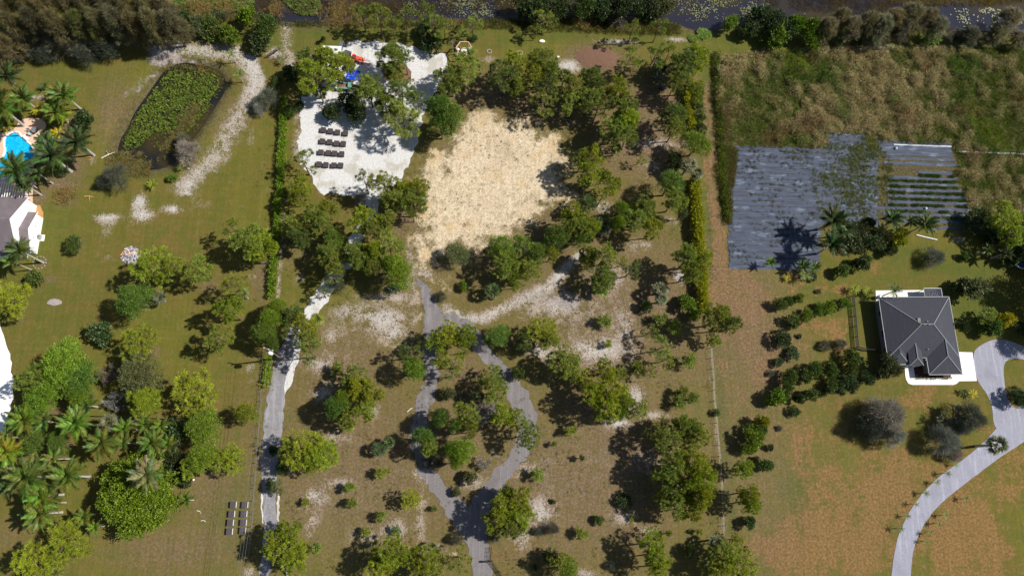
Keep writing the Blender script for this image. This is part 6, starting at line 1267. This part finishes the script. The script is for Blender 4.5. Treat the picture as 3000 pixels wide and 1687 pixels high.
# ================================================================== YARD THINGS
def Y_(x, y, z=0.0): return G(900 + x / 8.05, 110 + y / 8.05, z)
c0 = Y_(570, 330, 3.0); shed = thing('white_roofed_shed', 'white metal-roofed shed half hidden under a bright pine', 'shed', (c0[0], c0[1], 0)); kx = mpp(970, 150, 3) / 8.05
w_, d_ = 465 * kx, 300 * kx * 1.05
for sg in (-1, 1):
    for i in range(5):
        x_ = -w_ / 2 + w_ * (i + .5) / 5; mb = MB(); pw = w_ / 5 - .03; y1 = sg * d_ / 2
        mb.add([(x_ - pw / 2, 0, 3.3), (x_ + pw / 2, 0, 3.3), (x_ + pw / 2, y1, 2.8), (x_ - pw / 2, y1, 2.8), (x_ - pw / 2, 0, 3.34), (x_ + pw / 2, 0, 3.34), (x_ + pw / 2, y1, 2.84), (x_ - pw / 2, y1, 2.84)], [(0, 1, 2, 3), (4, 5, 6, 7), (0, 1, 5, 4), (1, 2, 6, 5), (2, 3, 7, 6), (3, 0, 4, 7)])
        link('roof_panel', mb.mesh('roof_panel', WHITE), shed)
mb = MB().prism([(-w_ / 2 + .1, -d_ / 2 + .1), (w_ / 2 - .1, -d_ / 2 + .1), (w_ / 2 - .1, d_ / 2 - .1), (-w_ / 2 + .1, d_ / 2 - .1)], 0, 2.78); link('wall', mb.mesh('wall', simple('grey_sheet', (.30, .32, .35), .6, .4, var=.1)), shed)
link('door', MB().box((w_ / 2 - .08, -.3, 1.1), (.06, 1.4, 2.1)).mesh('door', STEEL), shed)
o = thing('roof_lean_to', 'dark lean-to strip along the right side of the white-roofed shed', 'lean-to', Y_(838, 330)); link('roof_sheet', MB().box((0, 0, 2.0), (85 * kx, 230 * kx, .06)).mesh('roof_sheet', simple('slate_sheet', (.10, .105, .14), .7, .3, var=.2)), o)
for s in (-1, 1): link('post', MB().tube([(.35, s * 1.2, 0), (.35, s * 1.2, 1.98)], .05, 6).mesh('post', STEEL), o)
# white caravan between the pines
q = Y_(480, 720, 1.9); o = thing('caravan', 'white caravan roof glimpsed between two pines left of the blue tarpaulin', 'caravan', (q[0], q[1], 0), .5)
link('body', MB().box((0, 0, 1.25), (3.4, 1.9, 1.5)).mesh('body', WHITE), o); link('roof', MB().box((0, 0, 2.04), (3.3, 1.8, .08), taper=.94).mesh('roof', BALL), o)
for s in (-.97, .97):
    w = link('wheel', MB().tube([(0, s - .1, .32), (0, s + .1, .32)], .32, 14).mesh('wheel', BLACKM), o); link('window', MB().box((.7, s * .985, 1.5), (.9, .03, .45)).mesh('window', GLASS), o)
link('roof_hatch', MB().box((.5, 0, 2.12), (.5, .5, .08)).mesh('roof_hatch', GLASS), o)
# blue tarpaulin over a frame
q = Y_(1080, 880, 2.2); o = thing('tarpaulin_shelter', 'bright blue tarpaulin stretched over poles beside the sand', 'tarpaulin', (q[0], q[1], 0)); BLUE = simple('blue_tarp', (.006, .055, .50), .45, .4, var=.35, scale=2)
n = 9; v = []; kk = 8.05; hx, hy = 160 * kx, 125 * kx
for i in range(n):
    for j in range(n):
        a, b = i / (n - 1) * 2 - 1, j / (n - 1) * 2 - 1; sag = -.22 * (1 - abs(a)) * 1.3 * (1 - abs(b)) + .18 * fnoise(a, b, 2.1, 4)
        v.append((a * hx * (1 - .12 * (1 - abs(b)) * abs(a)) + b * .15, b * hy - a * .2 - .1 * (1 - abs(a)), 2.25 + sag))
me = bpy.data.meshes.new('tarp'); me.from_pydata(v, [], [(i * n + j, (i + 1) * n + j, (i + 1) * n + j + 1, i * n + j + 1) for i in range(n - 1) for j in range(n - 1)]); me.materials.append(BLUE); me.update(); link('tarp', me, o)
for sx in (-1, 1):
    for sy in (-1, 1): link('pole', MB().tube([(sx * hx, sy * hy, 0), (sx * hx, sy * hy, 2.3)], .04, 6).mesh('pole', STEEL), o)
# flatbed trailer in faded teal
TEAL = simple('faded_teal', (.13, .27, .24), .7, .3, var=.3, scale=2); RUST = simple('rusty_deck', (.22, .11, .06), .9, .1, var=.35, scale=3)
q = Y_(880, 1140, .9); o = thing('flatbed_trailer', 'faded teal trailer with rusty bed below the blue tarpaulin', 'trailer', (q[0], q[1], 0), .03)
L_, B_ = 400 * kx, 190 * kx
link('deck', MB().box((0, 0, .8), (L_ - .2, B_ - .5, .08)).mesh('deck', RUST), o)
for s in (-1, 1): link('side_rail', MB().box((0, s * (B_ / 2 - .2), .95), (L_, .42, .3)).mesh('side_rail', TEAL), o)
link('tailboard', MB().box((-L_ / 2 + .05, 0, 1.0), (.14, B_, .4)).mesh('tailboard', WHITE), o); link('front_box', MB().box((L_ / 2 - .5, 0, 1.1), (.9, B_ - .3, .6)).mesh('front_box', TEAL), o)
link('drawbar', MB().beam((L_ / 2, 0, .6), (L_ / 2 + 1.3, 0, .5), .14).mesh('drawbar', STEEL), o)
for sx in (-.45, .45):
    for s in (-1, 1): link('wheel', MB().tube([(sx, s * (B_ / 2 - .05) - .1, .36), (sx, s * (B_ / 2 - .05) + .1, .36)], .36, 14).mesh('wheel', BLACKM), o)
a, b = Y_(830, 900, 1.2), Y_(930, 1040, 1.2)
tag(link('metal_ramp', MB().beam(a, b, .55, .08).mesh('metal_ramp', STEEL)), 'pale metal ramp leaning between the blue tarpaulin and the teal trailer', 'ramp')
# tractor
q = Y_(1165, 560); tr_ = thing('tractor', 'small red-orange tractor with front forks on the white sand', 'tractor', q, -.12); RED = simple('tractor_red', (.62, .085, .03), .4, .4, var=.12)
link('hood', MB().box((.55, 0, 1.05), (1.3, .62, .55), taper=.85).mesh('hood', RED), tr_); link('seat_deck', MB().box((-.55, 0, .85), (.9, .8, .25)).mesh('seat_deck', RED), tr_)
link('seat', MB().box((-.75, 0, 1.12), (.42, .45, .12)).box((-.95, 0, 1.35), (.1, .45, .45)).mesh('seat', BLACKM), tr_); link('steering_wheel', MB().tube([(-.18, 0, 1.45), (-.16, 0, 1.48)], .2, 12).mesh('steering_wheel', BLACKM), tr_)
link('roll_bar', MB().beam((-1.0, -.45, .9), (-1.0, -.45, 2.1), .07).beam((-1.0, .45, .9), (-1.0, .45, 2.1), .07).beam((-1.0, -.45, 2.1), (-1.0, .45, 2.1), .07).mesh('roll_bar', BLACKM), tr_)
for s in (-1, 1):
    w = link('fender', MB().box((-.7, s * .62, 1.22), (.95, .36, .08)).mesh('fender', RED), tr_)
    w = link('rear_wheel', MB().tube([(-.7, s * .66 - .17, .6), (-.7, s * .66 + .17, .6)], .6, 18).mesh('rear_wheel', BLACKM), tr_); link('rim', MB().tube([(-.7, s * .66 - .18, .6), (-.7, s * .66 + .18, .6)], .3, 12).mesh('rim', BALL), w)
    w = link('front_wheel', MB().tube([(.9, s * .56 - .12, .36), (.9, s * .56 + .12, .36)], .36, 16).mesh('front_wheel', BLACKM), tr_); link('rim', MB().tube([(.9, s * .56 - .13, .36), (.9, s * .56 + .13, .36)], .18, 10).mesh('rim', BALL), w)
    link('loader_arm', MB().beam((.1, s * .42, 1.25), (1.5, s * .42, .75), .1).mesh('loader_arm', RED), tr_); link('fork', MB().beam((1.6, s * .38, .3), (2.9, s * .38, .3), .1, .05).mesh('fork', STEEL), tr_)
link('fork_carriage', MB().box((1.58, 0, .55), (.1, 1.3, .5)).mesh('fork_carriage', RED), tr_)
# utility cart behind the tractor
q = Y_(1000, 490); o = thing('utility_cart', 'dark utility cart standing just left of the red tractor', 'cart', q, -.35)
link('body', MB().box((0, 0, .6), (2.0, 1.15, .4)).mesh('body', BLACKM), o); link('canopy', MB().box((-.2, 0, 1.7), (1.3, 1.15, .06)).mesh('canopy', simple('charcoal', (.06, .07, .075), .5, .4)), o); link('windscreen', MB().box((.62, 0, 1.2), (.05, 1.0, .7)).mesh('windscreen', BALL), o)
for sx in (-.7, .7):
    for s in (-.6, .6): link('wheel', MB().tube([(sx, s - .09, .28), (sx, s + .09, .28)], .28, 12).mesh('wheel', BLACKM), o)
for sx in (-.8, .4):
    for s in (-.52, .52): link('canopy_post', MB().tube([(sx, s, .8), (sx, s, 1.68)], .025, 5).mesh('canopy_post', STEEL), o)

# ================================================================== LOOSE THINGS
# burnt heap
rg = random.Random(5); q = G(383, 748)
heap = thing('ash_heap', 'round heap of grey ash and burnt rubbish with orange scraps in the lawn', 'ash heap', q)
mb = MB(); n = 22; v = [(0, 0, .45)]; R_ = 1.75
for r_ in (.35, .7, 1.0):
    for i in range(n): a = i / n * 6.283; rr = R_ * r_ * rg.uniform(.9, 1.08); v.append((rr * math.cos(a), rr * math.sin(a), .45 * (1 - r_ ** 1.5) + rg.uniform(-.03, .05)))
f = [(0, 1 + i, 1 + (i + 1) % n) for i in range(n)] + [(1 + k_ * n + i, 1 + k_ * n + (i + 1) % n, 1 + (k_ + 1) * n + (i + 1) % n, 1 + (k_ + 1) * n + i) for k_ in range(2) for i in range(n)]
v += [(p[0] * 1.05, p[1] * 1.05, -.05) for p in v[1 + 2 * n:]]; f += [(1 + 2 * n + i, 1 + 2 * n + (i + 1) % n, 1 + 3 * n + (i + 1) % n, 1 + 3 * n + i) for i in range(n)]
mb.add(v, f); link('ash_mound', mb.mesh('ash_mound', simple('ash', (.24, .22, .225), .95, .05, var=.5, scale=4)), heap)
scr = [simple('scrap_' + nm, c_, .8, .2) for nm, c_ in (('white', (.75, .74, .74)), ('orange', (.75, .22, .04)), ('black', (.03, .03, .035)), ('lilac', (.42, .38, .46)), ('yellow', (.8, .55, .12)))]
mbs = [MB() for _ in scr]
for i in range(210):
    a = rg.uniform(0, 6.28); r_ = math.sqrt(rg.random()) * R_ * .98; k_ = rg.choice((0, 0, 2, 2, 3, 3)); x, y = r_ * math.cos(a), r_ * math.sin(a)
    if abs(y - .35) < .3 and rg.random() < .6: k_ = rg.choice((1, 1, 4))
    if x > .4 and y > .3 and rg.random() < .5: k_ = 0
    mbs[k_].box((x, y, .5 * (1 - (r_ / R_) ** 1.5) + .04), (rg.uniform(.08, .42), rg.uniform(.04, .14), rg.uniform(.03, .08)), rg.uniform(0, 3.14))
for nm, mt, mm in zip(('white_scraps', 'orange_scraps', 'charred_sticks', 'ash_scraps', 'yellow_scraps'), scr, mbs):
    o = link(nm, mm.mesh(nm, mt), heap); o['kind'] = 'stuff'
# stones and slabs
def rock(name, label, cat, px, py, s, mat, seed, z=0.0):
    rr = np.random.default_rng(seed); bm = bmesh.new(); bmesh.ops.create_icosphere(bm, subdivisions=2, radius=1)
    for vv_ in bm.verts: k_ = 1 + .18 * fnoise(vv_.co.x, vv_.co.y, 1.7, seed) + .1 * rr.normal() * .4; vv_.co = Vector((vv_.co.x * s[0] * k_, vv_.co.y * s[1] * k_, vv_.co.z * s[2] * k_ + s[2] * .5))
    me = bpy.data.meshes.new(name); bm.to_mesh(me); bm.free(); me.materials.append(mat); o = link(name, me, None, G(px, py)); tag(o, label, cat); return o
STONE = simple('pale_stone', (.36, .32, .28), .9, .1, var=.15); LIME = simple('bleached_stone', (.80, .76, .70), .9, .1, var=.1)
rock('boulder', 'flat grey-mauve rock slab lying alone on the left lawn', 'rock', *N(0, 1, 410, 835), (1.35, .65, .12), simple('mauve_rock', (.30, .26, .25), .9, .1, var=.3, scale=3), 4)
rock('boulder', 'white boulder on the grass bank above the mulch heap', 'rock', *N(2, 0, 226, 315), (.62, .38, .22), LIME, 6)
rock('boulder', 'white rock in the grass just right of the little dark bush above the pines', 'rock', *N(2, 0, 348, 432), (.28, .22, .15), LIME, 7)
rock('boulder', 'pale boulder at the shore end left of the lily pond, tip of the white branch', 'rock', *N(0, 0, 1425, 1275), (.3, .22, .12), STONE, 8)
rock('boulder', 'small white stone at the edge of the loop drive below the big pines', 'rock', *N(1, 2, 1328, 597), (.2, .2, .15), LIME, 9)
rock('boulder', 'pale round stone beside the bright pine at the far right of the palm thicket', 'rock', *N(0, 2, 1460, 722), (.2, .18, .15), LIME, 10)
for c_, r_, x, y, rad, lab in ((2, 0, 60, 405, .55, 'ring of pale sand and stones on the grass left of the mulch heap'), (1, 0, 1762, 392, .45, 'ring of tan stones on the grass right of the hexagonal frame'), (0, 1, 300, 535, 1.15, 'crescent of pale edging stones round the palms by the white-walled house')):
    q = T(c_, r_, x, y); o = thing('stone_ring', lab, 'stone ring', q)
    for i in range(12):
        a = i / 12 * 6.28; sm = MB().box((rad * math.cos(a), rad * math.sin(a), .07), (.24, .16, .14), a + 1.57, taper=.8).mesh('stone', STONE); link('stone', sm, o)
def log(label, a, b, r, mat, fork=None, name='fallen_branch', cat='branch'):
    A_, B_ = Vector(a), Vector(b); md = A_.lerp(B_, .5) + Vector((.12, .15, .05)); mb = MB().tube([A_, md, B_], [r, r * .9, r * .6], 6)
    if fork: mb.tube([md, Vector(fork)], [r * .6, r * .2], 5)
    tag(link(name, mb.mesh(name, mat)), label, cat)
log('white curved branch lying at the left shore of the lily pond', T(0, 0, 768, 1195, .1), T(0, 0, 868, 1150, .1), .09, LIME, T(0, 0, 800, 1140, .15))
log('forked orange-brown branch on the lawn below the dark bush', T(0, 1, 635, 35, .1), T(0, 1, 705, 42, .1), .09, simple('orange_wood', (.55, .33, .12), .8, .1), T(0, 1, 675, 75, .1))
log('bent pale branch in the grass left of the loop drive', T(1, 2, 1140, 210, .1), T(1, 2, 1180, 180, .1), .07, LIME)
log('short straight white branch on the lawn right of the broad leafy tree', T(0, 2, 1485, 955, .08), T(0, 2, 1515, 975, .08), .06, LIME)
log('curved white branch on the lawn left of the pale-sided crates', T(0, 2, 1515, 1030, .08), T(0, 2, 1550, 1040, .08), .05, LIME)
log('orange palm boot lying at the foot of the leaning palm', T(0, 0, 665, 1180, .1), T(0, 0, 695, 1200, .1), .12, simple('orange_frond', (.62, .33, .10), .8, .1), T(0, 0, 640, 1185, .15), 'palm_litter', 'palm litter')
log('thick pale trunk standing at the bottom edge below the yellow-green pines', T(1, 2, 236, 1449, .1), T(1, 2, 205, 1330, 3.0), .16, PALMBARK, None, 'dead_trunk', 'dead tree')
log('tangle of pale cut branches under the pines above the tan circle', T(2, 0, 380, 900, .2), T(2, 0, 480, 930, .3), .12, GREYWOOD, T(2, 0, 460, 950, .2), 'cut_branches', 'branch pile')
# brush pile
mb = MB(); rg = random.Random(9)
for i in range(45): a = rg.uniform(0, 6.28); L_ = rg.uniform(.5, 1.3); x, y = rg.gauss(0, .45), rg.gauss(0, .35); mb.tube([(x, y, rg.uniform(.05, .4)), (x + L_ * math.cos(a), y + L_ * math.sin(a), rg.uniform(.05, .4))], .025, 4, cap=False)
q = T(1, 0, 180, 465); o = link('brush_pile', mb.mesh('brush_pile', DARKWOOD), None, q); tag(o, 'dark pile of sticks on the sandy track left of the pines', 'brush pile')
# orange flag and mulch heap
m_ = MB(); v = [(0, 0, .35)]; n = 28; f = []
for r_ in (.3, .6, .85, 1.0):
    for i in range(n): a = i / n * 6.283; k_ = 1 + .12 * fnoise(math.cos(a), math.sin(a), 1.6, r_); v.append((4.9 * r_ * k_ * math.cos(a), 2.7 * r_ * k_ * math.sin(a), .35 * (1 - r_ ** 2) + .04 * rg.uniform(-1, 1) - (.06 if r_ == 1 else 0)))
f = [(0, 1 + i, 1 + (i + 1) % n) for i in range(n)] + [(1 + k_ * n + i, 1 + k_ * n + (i + 1) % n, 1 + (k_ + 1) * n + (i + 1) % n, 1 + (k_ + 1) * n + i) for k_ in range(3) for i in range(n)]
m_.add(v, f); tag(link('mulch_heap', m_.mesh('mulch_heap', simple('red_brown_mulch', (.155, .09, .06), .95, .05, var=.45, scale=3.5)), None, T(2, 0, 645, 440)), 'broad low heap of reddish-brown mulch above the pines', 'mulch heap')
# boat at the right edge
q = G(3012, 776, 1.0); o = thing('boat', 'white boat with blue cover at the right edge of the picture', 'boat', (q[0], q[1], 0)); n = 24
def hullring(s, z): return [(s * 3.0 * math.cos(i / n * 6.283) * (1 if math.cos(i / n * 6.283) < 0 else 1), s * 1.1 * math.sin(i / n * 6.283) * (1 - .0 * math.cos(i / n * 6.283)), z) for i in range(n)]
hb = MB(); r0, r1, r2 = hullring(.72, .45), hullring(1.0, 1.35), hullring(.88, 1.36)
hb.add(r0 + r1 + r2, [tuple(range(n))[::-1]] + [(i, (i + 1) % n, n + (i + 1) % n, n + i) for i in range(n)] + [(n + i, n + (i + 1) % n, 2 * n + (i + 1) % n, 2 * n + i) for i in range(n)])
link('hull', hb.mesh('hull', BALL), o); cv = MB().add(hullring(.88, 1.34), [tuple(range(n))]); link('cover', cv.mesh('cover', simple('navy_cover', (.05, .09, .17), .6, .3)), o)
for s in (-.7, .7): link('trailer_wheel', MB().tube([(.4, s - .1, .3), (.4, s + .1, .3)], .3, 12).mesh('trailer_wheel', BLACKM), o)
link('trailer_frame', MB().beam((-2.6, 0, .35), (2.2, -.5, .35), .12).beam((-2.6, 0, .35), (2.2, .5, .35), .12).mesh('trailer_frame', STEEL), o)
# dry brush under the palm thicket
q = T(0, 2, 930, 180); mb = MB()
for i in range(60): a = rg.uniform(0, 6.28); L_ = rg.uniform(.4, 1.2); x, y = rg.gauss(0, .7), rg.gauss(0, .5); mb.tube([(x, y, rg.uniform(.05, .6)), (x + L_ * math.cos(a), y + L_ * math.sin(a), rg.uniform(.05, .5))], .022, 4, cap=False)
tag(link('brush_pile', mb.mesh('brush_pile', GREYWOOD), None, q), 'heap of grey-brown dead fronds at the rail fence above the palm thicket', 'brush pile')
